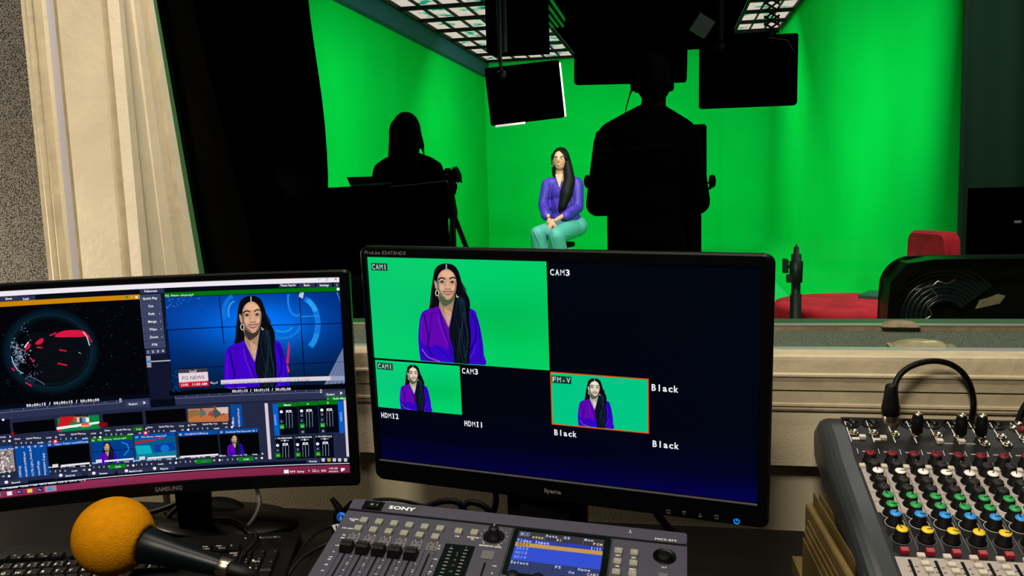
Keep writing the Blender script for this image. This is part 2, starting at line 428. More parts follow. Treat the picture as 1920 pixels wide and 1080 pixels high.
# the black curtain's free edge hangs slightly towards the right at the foot
curtain('curtain', -3.2, -1.455, 3.5, FZ, 1.35, 0.035, 0.22, 'void', 'black full-height curtain at the left side of the studio',
        edge=lambda z: 0.010*math.sin(z*6)-0.045*max(0, z))
curtain('curtain', 1.54, 3.5, 4.98, FZ, CZ-.01, 0.03, 0.3, 'curtain_dark', 'dark green-black curtain at the right side of the studio')

# ================================================================ STUDIO CEILING LIGHTS AND RIG
def louvre(x0, x1, y0, y1, nx, ny, lab, clips=None):
    t = thing('ceiling_light', lab, 'ceiling light', (x0, y0, CZ-0.07))
    W, D = x1-x0, y1-y0
    m = MB(); m.box(0, 0, 0.045, W, D, 0.05, 'louvre'); m.build('diffuser', t)
    m = MB()
    for q in ((0, 0, W, 0.02), (0, D-0.02, W, D), (0, 0, 0.02, D), (W-0.02, 0, W, D)): m.box(q[0], q[1], 0.0, q[2], q[3], 0.068, 'black')
    m.build('frame', t)
    g = MB()
    for i in range(1, nx): g.box(W*i/nx-0.006, 0.02, 0.01, W*i/nx+0.006, D-0.02, 0.045, 'black')
    for j in range(1, ny): g.box(0.02, D*j/ny-0.03, 0.005, W-0.02, D*j/ny+0.03, 0.045, 'black')
    g.build('louvre_grid', t)
    return t
louvre(-2.98, -1.5, 8.0, 14.2, 6, 8, 'large lit egg-crate ceiling light along the left green wall', )
louvre(0.9, 1.5, 8.2, 12.6, 3, 6, 'lit egg-crate ceiling light at the right, behind the zigzag hanger')

def light_panel(c, wd, ht, yaw, pitch, roll, lab, rim=False, rod=True):
    R = Matrix.Rotation(yaw, 3, 'Z')@Matrix.Rotation(roll, 3, 'Y')@Matrix.Rotation(pitch, 3, 'X')
    t = thing('softbox', lab, 'studio light', c, R, 'flat softboxes hung in the studio')
    m = MB(); m.rbox(-wd/2, -ht/2, wd/2, ht/2, 0, 0.05, 0.015, 'void'); m.v = [(x, z-0.0, y) for x, y, z in m.v]; m.f = [f[::-1] for f in m.f]
    m.build('housing', t)
    m = MB(); m.box(-wd/2+0.015, 0.05, -ht/2+0.015, wd/2-0.015, 0.056, ht/2-0.015, 'diffuser_white' if rim else 'white'); m.build('diffuser', t)
    if rim:
        m = MB(); m.box(wd/2, 0.0, -ht/2+0.005, wd/2+0.01, 0.05, ht/2-0.02, 'diffuser_white'); m.build('lit_edge', t); m = MB()
        m.box(-wd/2+0.03, 0.0, -ht/2-0.012, -0.02, 0.05, -ht/2, 'diffuser_white'); m.build('lit_edge', t)
    m = MB(); m.tube([(-wd*0.28, -0.03, ht*0.32), (-wd*0.28, -0.06, ht/2), (-wd*0.28, -0.03, ht/2+0.04)], 0.012, 'black')
    m.ell((-wd*0.28, -0.04, ht*0.34), (0.035, 0.03, 0.035), 'black', 12, 8); m.build('yoke', t)
    if rod:
        q = MB(); R2 = R.inverted(); a = Vector((-wd*0.28, -0.03, ht/2+0.03)); top = R@a+Vector(c); up = Vector((top.x, top.y, CZ))
        q.tube([a, R2@(up-Vector(c))], 0.014, 'black'); q.build('rod', t)
    return t
c1 = atY(984, 174, 5.9); light_panel(c1, 0.515, 0.39, math.radians(12), 0.0, math.radians(-5), 'black flat softbox with a white lit edge, hung left of the middle', True)
c2 = atY(1182, 62, 4.7); light_panel(c2, 0.60, 0.52, math.radians(0), 0.0, math.radians(1.4), 'black flat softbox hanging directly above the standing person')
c3 = atY(1402, 134, 5.0); light_panel(c3, 0.53, 0.385, math.radians(-3), 0.0, math.radians(0.4), 'black flat softbox hung at the right, below the zigzag hanger')

# black overhead hardware: bulky housings between the two louvres
m = MB(); t = thing('lighting_rig', 'black overhead lighting rig box hung from the studio ceiling, left of the middle', 'lighting rig', (0, 0, 0))
p0, p1 = atY(912, 10, 6.3), atY(1040, 92, 6.3)
m.box(p0.x, 6.25, p1.z, p1.x-0.07, 6.55, CZ, 'void')
m.box(p0.x+0.06, 6.1, p1.z-0.035, p0.x+0.2, 6.25, CZ, 'void'); m.build('housing', t)
m = MB(); q0 = atY(945, 60, 5.95)
m.tube([(q0.x, 5.95, 0.86), (q0.x, 5.95, CZ)], 0.02, 'black'); m.build('rod', t)
m = MB(); q1, q2 = atY(1062, 4, 5.4), atY(1330, 70, 5.4)
t = thing('lighting_rig', 'black ceiling rig with small lamps above the standing person', 'lighting rig')
m.box(q1.x, 5.3, q2.z+0.05, q2.x-0.05, 5.9, CZ, 'void'); m.build('housing', t)
m = MB(); a = atY(1300, 40, 5.2); m.box(a.x-0.03, 5.2, a.z-0.07, a.x+0.17, 5.4, CZ, 'void')
a = atY(1355, 60, 5.2); m.box(a.x-0.1, 5.2, a.z-0.02, a.x+0.02, 5.4, CZ, 'void'); m.build('lamp_head', t)
m = MB(); a = atY(1318, 48, 4.85); Rz = Matrix.Translation(a)@Matrix.Rotation(0.6, 4, 'Y'); m.T = Rz
m.box(-0.05, 0, -0.05, 0.045, 0.03, 0.05, 'stand_dark'); m.build('barn_door', t)
# curtain tracks running away under the ceiling, green light put into their colour
for k, xx in enumerate((1006, 1017, 1029, 1042)):
    a = atZ(xx, 12, 1.8); m = MB(); x = a.x
    m.tube([(x, 7.0, 1.8), (x, 10.6, 1.8)], 0.018, 'pipe_green_spill'); m.box(x-0.01, 7.4, 1.8, x+0.01, 7.44, CZ, 'black'); m.box(x-0.01, 10.2, 1.8, x+0.01, 10.24, CZ, 'black')
    tag(m.build('ceiling_pipe'), 'pipe of four with green light in its colour, running away under the studio ceiling, '+('leftmost', 'second from left', 'third from left', 'rightmost')[k], 'pipe', 'four ceiling pipes')
# pantograph hanger (zigzag) in front of the right louvre
t = thing('pantograph_hanger', 'black zigzag scissor hanger holding the right-hand softbox', 'light hanger', (0, 0, 0))
a0 = atY(1446, 0, 5.0); a1 = atY(1446, 62, 5.0); zz = a1.z; m = MB(); step = 0.052; k = 0
while zz < 1.9:
    m.tube([(a1.x-0.04, 4.97, zz), (a1.x+0.04, 4.97, zz+step)], 0.006, 'black', 6); m.tube([(a1.x+0.04, 4.985, zz), (a1.x-0.04, 4.985, zz+step)], 0.006, 'black', 6); zz += step*0.72
m.build('scissor_bars', t)
m = MB(); m.box(a1.x-0.05, 4.95, 1.9, a1.x+0.05, 5.01, CZ, 'black'); m.build('ceiling_bracket', t); m = MB(); m.tube([(a1.x, 4.975, a1.z+0.03), (a1.x, 4.975, a1.z-0.06)], 0.012, 'black')
m.tube([(a1.x-0.02, 4.96, a1.z-0.03), (a1.x+0.08, 4.96, a1.z-0.05), (a1.x+0.12, 4.96, a1.z-0.12)], 0.007, 'cable', 6); m.build('clamp', t)
#@@

# ================================================================ DESK
t = thing('desk', 'dark control desk running along the wall under the window', 'desk', (0, 0.9, FZ))
m = MB(); m.box(-1.9, -0.42, 0.705, 1.6, 0.43, 0.735, 'desk'); m.build('desktop', t)
for x in (-1.85, 1.5):
    m = MB(); m.box(x, -0.38, 0, x+0.05, 0.42, 0.705, 'black'); m.build('leg', t)

# ================================================================ SCREEN DRAWING HELPERS
def homography(src, dst):
    A = []; b = []
    for (x, y), (u, v) in zip(src, dst):
        A += [[x, y, 1, 0, 0, 0, -u*x, -u*y], [0, 0, 0, x, y, 1, -v*x, -v*y]]; b += [u, v]
    h = np.linalg.solve(np.array(A, float), np.array(b, float)); H = np.append(h, 1).reshape(3, 3)
    def f(x, y):
        p = H@np.array([x, y, 1.0]); return (p[0]/p[2], p[1]/p[2])
    return f
class Disp:
    """flat drawing on a display: photo points are rectified to the display's own metres"""
    def __init__(s, src, w, h, cx=0.0):
        s.f = homography(src, [(-w/2+cx, h/2), (w/2+cx, h/2), (w/2+cx, -h/2), (-w/2+cx, -h/2)]); s.m = MB(); s.k = 4e-5
    def P(s, x, y): return s.f(x, y)
    def rect(s, x0, y0, x1, y1, c, lv=1, local=False):
        if not local: (x0, y0), (x1, y1) = s.P(x0, y0), s.P(x1, y1)
        z = lv*s.k; v = [(x0, y1, z), (x1, y1, z), (x1, y0, z), (x0, y0, z)]
        if isinstance(c, list): c = [c[3], c[2], c[1], c[0]]   # given as TL,TR,BR,BL
        s.m.add(v, [(0, 1, 2, 3)], 'display', c); return s
    def rc(s, x, y, w, h, c, lv=1):                            # photo centre, size in mm
        X, Y = s.P(x, y); return s.rect(X-w/2000, Y+h/2000, X+w/2000, Y-h/2000, c, lv, True)
    def poly(s, pts, c, lv=2, sm=True, local=False):
        if sm: pts = smooth_closed(pts, 4)
        s.m.poly([p if local else s.P(*p) for p in pts], lv*s.k, 'display', c); return s
    def text(s, x, y, st, h, c=(235, 235, 240), lv=9, w=None, al='l', bold=0.0, rot=0.0):   # h, w in mm
        X, Y = s.P(x, y); s.m.text(X, Y, st, h/1000, lv*s.k, 'display', w/1000 if w else None, c, al, bold, rot=rot); return s
    def mono(s, x, y, st, h, c, lv, w, bold=0.03):             # fixed-pitch lettering
        X, Y = s.P(x, y); p = w/1000/(len(st)-0.22)
        for i, ch in enumerate(st):
            narrow = ch in 'Il1'; cw = p*(0.46 if narrow else 0.78)
            s.m.text(X+p*i+p*0.39, Y, ch, h/1000, lv*s.k, 'display', cw if ch not in '-Il1' else None, c, 'c', bold if ch not in 'MW' else 0.0)
            if ch == '1': s.poly([(X+p*0.20, Y+h/1000*0.72), (X+p*0.39, Y+h/1000*0.98), (X+p*0.39, Y+h/1000*0.80), (X+p*0.26, Y+h/1000*0.62)], c, lv, False, True)
            if ch == 'I':
                for yy in (0, h/1000*0.86): s.rect(X+p*i+p*0.14, Y+yy+h/1000*.14, X+p*i+p*0.64, Y+yy, c, lv, True)
        return s
    def disc(s, x, y, r, c, lv=2, n=16, ry=None):
        X, Y = s.P(x, y); ry = ry or r
        s.m.poly([(X+r/1000*math.cos(2*PI*k/n), Y+ry/1000*math.sin(2*PI*k/n)) for k in range(n)], lv*s.k, 'display', c); return s
    def line(s, pts, wd, c, lv=5, local=False, sm=False):      # stroke, width in mm
        if not local: pts = [s.P(*p) for p in pts]
        if sm: pts = smooth_open(pts, 6)
        for a, b in zip(pts[:-1], pts[1:]):
            d = Vector((b[0]-a[0], b[1]-a[1])); L = d.length
            if L < 1e-7: continue
            n = Vector((-d.y, d.x))/L*wd/2000; z = lv*s.k
            s.m.add([(a[0]+n.x, a[1]+n.y, z), (a[0]-n.x, a[1]-n.y, z), (b[0]-n.x, b[1]-n.y, z), (b[0]+n.x, b[1]+n.y, z)], [(0, 1, 2, 3)], 'display', c)
        return s

IY = [(690, 486), (1428, 500), (1421, 942), (712, 854)]
# picture of the seated presenter, in units of the large camera tile (0..1 left-right, 0..1 top-down)
_fy = homography(IY, [(0, 0), (1, 0), (1, 1), (0, 1)])
_a, _b = _fy(690, 486), _fy(1026, 693)
def gn(cx, cy):
    s_, t_ = _fy(660+cx/4.32, 450+cy/4.32); return ((s_-_a[0])/(_b[0]-_a[0]), (t_-_a[1])/(_b[1]-_a[1]))
def girl(D, TL, BR, lv=4, tmax=0.995, face=(206, 160, 128), tint=1.0, mono=False):
    (X0, Y0), (X1, Y1) = D.P(*TL), D.P(*BR)
    def Q(p):
        a, b = gn(*p); b = min(b, tmax); return (X0+a*(X1-X0), Y0+b*(Y1-Y0))
    mm = (X1-X0)*1000/257.0
    def G(pts, c, l, sm=True):
        if sm: pts = smooth_closed(pts, 4)
        q = [Q(p) for p in pts]; D.m.poly(q, (lv+l)*D.k, 'display', c)
    def S(pts, wd, c, l, sm=True):
        q = [Q(p) for p in (smooth_open(pts, 6) if sm else pts)]; D.line(q, wd*mm, c, lv+l, local=True)
    hair = (8, 9, 16)
    # hair behind
    G([(755, 203), (705, 212), (668, 245), (652, 300), (640, 380), (632, 450), (625, 510), (617, 560), (650, 566), (700, 560), (800, 600), (900, 590), (938, 560),
       (943, 520), (936, 480), (912, 430), (888, 380), (868, 310), (846, 250), (808, 213)], hair, 0)
    # blouse
    G([(690, 543), (650, 552), (600, 566), (562, 588), (545, 625), (536, 680), (529, 760), (530, 860), (545, 975), (560, 1015), (800, 1015), (1054, 1015),
       (1052, 920), (1043, 820), (1022, 700), (1003, 630), (985, 580), (950, 560), (930, 556), (860, 570), (790, 600)], (52, 4, 196), 1)
    G([(690, 548), (640, 556), (585, 580), (556, 612), (545, 680), (540, 760), (565, 840), (600, 850), (612, 780), (606, 860), (700, 850), (768, 880), (775, 760),
       (768, 705), (735, 640)], (98, 4, 178) if not mono else (64, 2, 200), 2)
    for q, wd, c in (([(575, 600), (590, 680), (608, 780), (604, 860), (640, 940)], 2.2, (34, 0, 120)), ([(640, 575), (628, 660), (622, 760), (612, 820)], 1.4, (62, 0, 140)),
                     ([(700, 570), (712, 640), (738, 730), (770, 830), (800, 930)], 2.0, (44, 0, 130)), ([(690, 600), (700, 680), (735, 780), (765, 850)], 1.2, (130, 20, 200)),
                     ([(960, 590), (985, 680), (990, 780), (960, 860), (930, 920)], 2.2, (24, 0, 130)), ([(990, 620), (1015, 720), (1022, 820), (1030, 960)], 1.4, (30, 0, 150)),
                     ([(556, 880), (600, 940), (650, 962), (700, 978)], 1.6, (150, 70, 210)), ([(548, 900), (590, 950), (640, 975)], 1.4, (26, 0, 110)),
                     ([(650, 850), (700, 880), (760, 940), (790, 975)], 1.2, (30, 0, 150)), ([(930, 960), (970, 900), (985, 840)], 1.2, (80, 30, 220)),
                     ([(560, 640), (552, 720), (550, 820)], 1.2, (130, 10, 190)), ([(585, 578), (620, 600), (690, 590)], 1.2, (60, 0, 150))):
        S(q, wd, c, 3)
    # neck and neckline
    G([(697, 455), (700, 500), (697, 545), (730, 622), (768, 703), (778, 690), (790, 640), (800, 590), (812, 520), (815, 450)], tuple(int(v*0.82) for v in face), 4)
    G([(705, 455), (706, 505), (735, 540), (770, 530), (808, 500), (815, 450)], (74, 94, 66) if not mono else (60, 50, 46), 5)
    G([(740, 560), (768, 690), (785, 640), (792, 590), (765, 570)], face, 5)
    S([(728, 590), (748, 630), (768, 640), (786, 618)], 0.5, (215, 210, 190), 6)
    # face
    G([(752, 246), (712, 262), (690, 305), (683, 350), (686, 400), (700, 440), (725, 470), (757, 488), (787, 482), (812, 460), (828, 430), (835, 390), (836, 340), (828, 300), (806, 262), (780, 248)], face, 7)
    G([(690, 310), (683, 350), (686, 400), (700, 440), (725, 470), (757, 488), (742, 465), (712, 430), (700, 380), (697, 340)], (96, 122, 96) if not mono else (120, 100, 90), 8)
    G([(828, 330), (835, 390), (828, 430), (812, 462), (790, 478), (810, 440), (822, 390)], tuple(int(v*0.7) for v in face), 8)
    G([(720, 275), (760, 262), (800, 275), (812, 300), (770, 310), (725, 302)], tuple(min(255, int(v*1.13)) for v in face), 8)
    G([(700, 380), (725, 372), (738, 395), (722, 418), (704, 410)], tuple(min(255, int(v*1.1)) for v in face), 8)
    G([(800, 378), (820, 375), (824, 400), (808, 415), (795, 400)], tuple(min(255, int(v*1.1)) for v in face), 8)
    # eyes, brows
    for ex, ey, w_ in ((722, 349, 19), (804, 351, 17)):
        G([(ex-w_, ey+3), (ex-8, ey-8), (ex+8, ey-8), (ex+w_, ey+3), (ex+6, ey+10), (ex-8, ey+10)], (96, 66, 58), 9)
        G([(ex-13, ey+2), (ex-4, ey-4), (ex+6, ey-4), (ex+13, ey+2), (ex+4, ey+7), (ex-6, ey+7)], (214, 208, 200), 10)
        G([(ex-6, ey-4), (ex+6, ey-4), (ex+6, ey+6), (ex-6, ey+6)], (18, 12, 14), 11)
        S([(ex-w_, ey+1), (ex-8, ey-8), (ex+8, ey-8), (ex+w_, ey+1)], 1.0, (14, 10, 12), 11)
    S([(694, 332), (708, 318), (728, 317), (748, 327)], 1.9, (14, 11, 14), 10); S([(782, 326), (798, 314), (818, 313), (830, 322)], 1.8, (14, 11, 14), 10)
    # nose
    G([(758, 345), (750, 380), (744, 398), (760, 408), (780, 406), (790, 398), (780, 378), (772, 346)], tuple(min(255, int(v*1.06)) for v in face), 9)
    S([(744, 398), (752, 407), (766, 403), (780, 407), (790, 398)], 0.9, (92, 56, 48), 10); S([(756, 350), (749, 382)], 0.7, (150, 108, 88), 10)
    # mouth
    G([(732, 424), (752, 420), (768, 424), (786, 419), (806, 424), (792, 444), (768, 453), (746, 445)], (168, 76, 78), 9)
    G([(740, 427), (768, 430), (800, 427), (788, 437), (768, 441), (750, 437)], (206, 182, 172), 10)
    S([(728, 421), (745, 425), (768, 428), (792, 425), (810, 420)], 0.8, (90, 30, 34), 11)
    S([(712, 405), (722, 430), (735, 450)], 0.6, (140, 98, 80), 9); S([(826, 400), (818, 428), (806, 446)], 0.6, (120, 82, 70), 9)
    # hair in front: fall over one shoulder
    G([(757, 206), (722, 214), (690, 240), (672, 285), (668, 330), (680, 345), (692, 300), (716, 264), (757, 246), (790, 256), (818, 285), (834, 330), (838, 400), (828, 445),
       (818, 500), (812, 560), (800, 620), (786, 680), (776, 740), (784, 800), (806, 870), (812, 940), (826, 1000), (925, 1004), (938, 930), (946, 850), (950, 770), (944, 690),
       (938, 620), (944, 540), (936, 480), (912, 430), (888, 380), (868, 310), (846, 250), (808, 213)], hair, 12)
    G([(668, 330), (656, 400), (640, 500), (640, 555), (672, 545), (684, 520), (690, 470), (682, 400), (676, 350)], hair, 8)
    S([(757, 208), (758, 228), (757, 248)], 1.5, (190, 176, 166), 13)
    rnd = random.Random(3)
    for k in range(26):
        x = 800+k*5.2; c = rnd.choice([(14, 40, 62), (10, 26, 44), (24, 60, 84), (4, 6, 12), (18, 34, 50)])
        pts = [(845+k*2.2, 470+rnd.uniform(-20, 30))]
        for q in range(1, 6): pts.append((812+k*4.6+14*math.sin(q*1.5+k*0.4)+rnd.uniform(-5, 5), 470+q*(88+k % 3*8)))
        S(pts, rnd.uniform(0.35, 0.9), c, 13)
    for k in range(7): S([(850+k*4, 262+k*16), (872+k*5, 340+k*8), (896+k*4, 420)], 0.5, (26, 34, 52), 13)
    for k in range(5): S([(664-k*3, 300+k*10), (650-k*3, 400), (642-k*4, 520)], 0.5, (20, 26, 40), 13)
    # ears and hoops
    G([(660, 342), (672, 340), (682, 365), (684, 400), (674, 408), (664, 380)], tuple(int(v*0.9) for v in face), 9)
    hp = [(683+13*math.cos(a), 436+22*math.sin(a)) for a in np.linspace(0, 2*PI, 20)]; S(hp, 1.1, (226, 216, 176), 14, False)
    S([(836, 448), (838, 462), (845, 470), (852, 460)], 1.1, (226, 216, 176), 14)

# ================================================================ MONITORS
def monitor(name, label, C, U, V, w, h, bz, depth, cx=0.0, rad=0.012, mats='bezel'):
    U = Vector(U).normalized(); V = Vector(V); V = (V-U*V.dot(U)).normalized(); N = U.cross(V)
    t = thing(name, label, 'monitor', C, basis(U, V, N)); l, r_, tp, bt = bz
    x0, x1, y0, y1 = cx-w/2-l, cx+w/2+r_, -h/2-bt, h/2+tp
    m = MB(); seg = 6
    def ring(x0, y0, x1, y1, r, z):
        o = []
        for ax, ay, a0 in ((x1-r, y1-r, 0), (x0+r, y1-r, PI/2), (x0+r, y0+r, PI), (x1-r, y0+r, 3*PI/2)):
            for k in range(seg+1): a = a0+PI/2*k/seg; o.append((ax+r*math.cos(a), ay+r*math.sin(a), z))
        return o
    b = 0.0025
    rings = [ring(x0+.09, y0+.07, x1-.09, y1-.07, rad, -depth-0.022), ring(x0+.05, y0+.04, x1-.05, y1-.04, rad, -depth-0.012), ring(x0+b, y0+b, x1-b, y1-b, rad, -depth),
             ring(x0, y0, x1, y1, rad, -0.004), ring(x0, y0, x1, y1, rad, 0.001), ring(x0+b, y0+b, x1-b, y1-b, rad, 0.003),
             ring(cx-w/2-0.001, -h/2-0.001, cx+w/2+0.001, h/2+0.001, 0.0012, 0.003), ring(cx-w/2, -h/2, cx+w/2, h/2, 0.0012, -0.001)]
    m.loft(rings, mats); m.build('casing', t)
    return t, (x0, y0, x1, y1)

# --- right-hand monitor with the multi-view
C = Vector((-0.1526, 1.069, -0.254)); w_, h_ = 0.521, 0.293
mon, bb = monitor('monitor', 'wide black monitor in the middle showing a multi-view with the green tiles and the woman', C, (0.513, -0.092, -0.009), (0.001, -0.0195, 0.292), w_, h_,
                  (0.0105, 0.015, 0.0155, 0.032), 0.022)
D = Disp(IY, w_, h_); m = D.m
for ta, tb, ca, cb in ((1, -0.45, (0, 4, 14), (0, 4, 16)), (-0.45, -0.78, (0, 4, 16), (0, 1, 34)), (-0.78, -1, (0, 1, 34), (2, 0, 72))):
    D.rect(-w_/2, h_/2*ta, w_/2, h_/2*tb, [ca, ca, cb, tuple(int(v*0.7) for v in cb)], 0, True)
TL, TR_, BR_, BL_ = (0, 204, 98), (0, 206, 100), (0, 196, 84), (0, 204, 112)
def tile(x0, y0, x1, y1, c):
    (a, b), (c1, d) = D.P(x0, y0), D.P(x1, y1); n = 6
    for i in range(n):
        for j in range(n):
            q = lambda s_, t_: tuple(int(v) for v in (c[0]+8*math.sin(5*s_+2*t_), c[1]-14*math.exp(-((s_-.75)**2+(t_-.55)**2)/.05)+4*math.cos(7*t_), c[2]-22*math.exp(-((s_-.8)**2+(t_-.6)**2)/.08)+10*(1-s_)))
            q = (lambda f: lambda s_, t_: tuple(max(0, min(255, v)) for v in f(s_, t_)))(q)
            xa, xb, ya, yb = a+(c1-a)*i/n, a+(c1-a)*(i+1)/n, b+(d-b)*j/n, b+(d-b)*(j+1)/n
            D.rect(xa, ya, xb, yb, [q(i/n, j/n), q((i+1)/n, j/n), q((i+1)/n, (j+1)/n), q(i/n, (j+1)/n)], 1, True)
tile(690, 486, 1026, 693, (0, 203, 102)); girl(D, (690, 486), (1026, 693), 2)
tile(702, 673.5, 862, 775, (0, 206, 112)); girl(D, (702, 673.5), (862, 775), 18, mono=False, face=(214, 196, 176))
D.rect(1027, 695, 1214, 811.5, (205, 74, 6), 1); tile(1029.5, 697.5, 1211.5, 809, (0, 200, 134)); 
D.rect(1029.5, 697.5, 1211.5, 809, (0, 198, 132), 2); girl(D, (1029.5, 697.5), (1211.5, 809), 3, face=(216, 202, 186))
for x, y, st, ww, hh, bx in ((699, 508, 'CAM1', 22.5, 7.2, 1), (1028, 517, 'CAM3', 26, 7.8, 0), (708, 688.5, 'CAM1', 22, 7, 1), (863, 698, 'CAM3', 23.5, 7.6, 0), (713, 779, 'HDMI2', 27.5, 7.6, 0),
                         (867, 795, 'HDMI1', 27.5, 7.6, 0), (1219, 730, 'Black', 33, 8.4, 0), (1035, 812.5, 'Black', 30.5, 7.8, 0), (1221, 835, 'Black', 33, 8.4, 0), (1032, 713.5, 'FM-V', 24, 7, 1)):
    X, Y = D.P(x, y)
    if bx: D.rect(X-0.0012, Y+hh/1000+0.0014, X+ww/1000+0.0014, Y-0.0016, (12, 62, 48), 17, True)
    D.mono(x, y, st, hh, (236, 238, 240) if not bx else (196, 222, 206), 19, ww, 0.01 if bx else 0.025)
D.m.build('screen', mon)
m = MB(); m.box(-w_/2-0.001, -h_/2-0.0025, 0.0025, w_/2+0.001, -h_/2-0.0008, 0.0042, 'grey_light'); m.build('lower_rim', mon)
m = MB(); f = homography(IY, [(-w_/2, h_/2), (w_/2, h_/2), (w_/2, -h_/2), (-w_/2, -h_/2)])
X, Y = f(687, 480); m.text(X, Y, 'ProLite E2473HDS', 0.0048, 0.0034, 'print_dim', w=0.063, shear=0.25); m.build('lettering', mon); m = MB()
X, Y = f(1017, 918); m.text(X, Y, 'iiyama', 0.0062, 0.0034, 'print_dim', w=0.0235, bold=0.02)
m.build('lettering', mon)
for i, (x, y) in enumerate(((1252, 956), (1282, 959), (1313, 963), (1344, 967))):
    X, Y = f(x, y); m = MB(); q = 0.0022; r = 0.0003
    pts = {0: [(-q, -q), (q, -q), (q, q), (-q, q)], 1: [(-q, q), (q, q), (0, -q)], 2: [(-q, -q), (q, -q), (0, q)], 3: [(-q, -q), (q, -q), (q, q), (-q, q)]}[i]
    for a, b in zip(pts, pts[1:]+pts[:1]): m.tube([(X+a[0], Y+a[1], 0.0033), (X+b[0], Y+b[1], 0.0033)], r, 'print_dim', 4)
    if i in (0, 3): m.text(X, Y-0.001, '1', 0.002, 0.0034, 'print_dim', al='c')
    m.build('menu_button', mon)
X, Y = f(1383, 975); m = MB(); m.tube([(X+0.0032*math.sin(a), Y+0.0032*math.cos(a), 0.0036) for a in np.linspace(0.6, 2*PI-0.6, 18)], 0.0006, 'led_blue', 5)
m.tube([(X, Y, 0.0036), (X, Y+0.0036, 0.0036)], 0.0006, 'led_blue', 5); m.build('power_light', mon)
# stand: neck in the monitor, base on the desk
m = MB(); inv = mon.matrix_basis.inverted() if False else (Matrix.Translation(C)@basis(Vector((0.513, -0.092, -0.009)).normalized(), Vector((0, 0, 1)), Vector((0, -1, 0))).to_4x4())
def world_part(t, name, mb):
    """mesh given in world coordinates, stored in the thing's own frame"""
    bpy.context.view_layer.update()
    I = t.matrix_world.inverted(); mb.v = [tuple(I@Vector(v)) for v in mb.v]; return mb.build(name, t)
m = MB(); m.box(-0.225, 1.115, -0.52, -0.115, 1.14, -0.30, 'black'); m.box(-0.205, 1.10, DZ+0.018, -0.135, 1.135, -0.36, 'black'); world_part(mon, 'neck', m)
m = MB(); m.rbox(-0.29, 1.03, -0.06, 1.235, DZ+0.001, DZ+0.02, 0.03, 'black_gloss', 0.003); world_part(mon, 'base', m)
#@@

# --- left-hand monitor with the live-production software
SW = 0.521; SH = 0.293; RC = 1.589        # a gently curved display, radius about 1.6 m
SCn = Vector((-0.7199, 1.0822, -0.2812))
_R3 = Matrix.Rotation(0.3318, 3, 'Z')@Matrix.Rotation(0.0242, 3, 'X')@Matrix.Rotation(0.0020, 3, 'Y')
SU, SV = _R3@Vector((1, 0, 0)), _R3@Vector((0, 0, 1))
SN = SU.cross(SV)
def curved_uv(x, y):
    """photo point -> (arc length, height) on the curved display"""
    d = ray(x, y); o = -SCn; ox, oy, oz = o.dot(SU), o.dot(SV), o.dot(SN); dx, dy, dz = d.dot(SU), d.dot(SV), d.dot(SN)
    a = dx*dx+dz*dz; b = 2*(ox*dx+(oz-RC)*dz); c = ox*ox+(oz-RC)**2-RC*RC
    q = math.sqrt(b*b-4*a*c); t = max((-b+q)/(2*a), (-b-q)/(2*a))
    return (RC*math.atan2(ox+t*dx, RC-(oz+t*dz)), oy+t*dy)
def bend(o):
    bm = bmesh.new(); bm.from_mesh(o.data); k = -0.288
    while k < 0.29:
        bmesh.ops.bisect_plane(bm, geom=bm.verts[:]+bm.edges[:]+bm.faces[:], plane_co=(k, 0, 0), plane_no=(1, 0, 0), dist=1e-6); k += 0.012
    for v in bm.verts: x, y, z = v.co; v.co = ((RC-z)*math.sin(x/RC), y, RC-(RC-z)*math.cos(x/RC))
    bm.to_mesh(o.data); bm.free(); return o
mon2, bb = monitor('monitor', 'curved black monitor at the left showing live-production software with a globe and a newsreader', SCn, SU, SV, SW, SH, (0.015, 0.0150, 0.011, 0.0200), 0.02, rad=0.008)
bend(mon2.children[0])
SY = [(0, 548), (638, 518), (655, 886), (0, 938)]
D = Disp(SY, SW, SH); D.f = curved_uv; L0 = -SW/2; R0 = SW/2; T0 = SH/2; B0 = -SH/2
NAVY = (16, 20, 44); PAN = (42, 48, 78); BTN = (58, 66, 98); DK = (2, 8, 22); GRN = (0, 112, 8); WH = (240, 240, 246); BLU = (0, 74, 160)
D.rect(L0, T0, R0, B0, DK, 0, True)
def X_(x, y): return D.P(x, y)[0]
def Y_(x, y): return D.P(x, y)[1]
y1 = Y_(638, 529); D.rect(L0, T0, R0, y1, (238, 232, 240), 4, True)                       # title bar
D.line([(596, 524), (601, 524)], 0.5, (60, 60, 80)); D.line([(611, 522), (615, 522), (615, 526), (611, 526), (611, 522)], 0.4, (40, 40, 60)); D.line([(627, 521), (632, 525.5)], 0.6, (20, 20, 30)); D.line([(632, 521), (627, 525.5)], 0.6, (20, 20, 30))
for x0_, x1_, st in ((2, 31, 'Save'), (34, 64, 'Last')): D.rc((x0_+x1_)/2, 560, 23, 7.6, PAN, 1); D.text((x0_+x1_)/2, 562, st, 3.2, WH, 4, al='c', bold=0.02)
for x0_, x1_, st in ((523, 558, 'Pause Inputs'), (560, 591, 'Basic'), (593, 623, 'Settings'), (626, 638, '?')):
    D.rc((x0_+x1_)/2, 534.5, (x1_-x0_)*0.76, 7, PAN, 1); D.text((x0_+x1_)/2, 536.5, st, 3.0, WH, 4, al='c', bold=0.02)
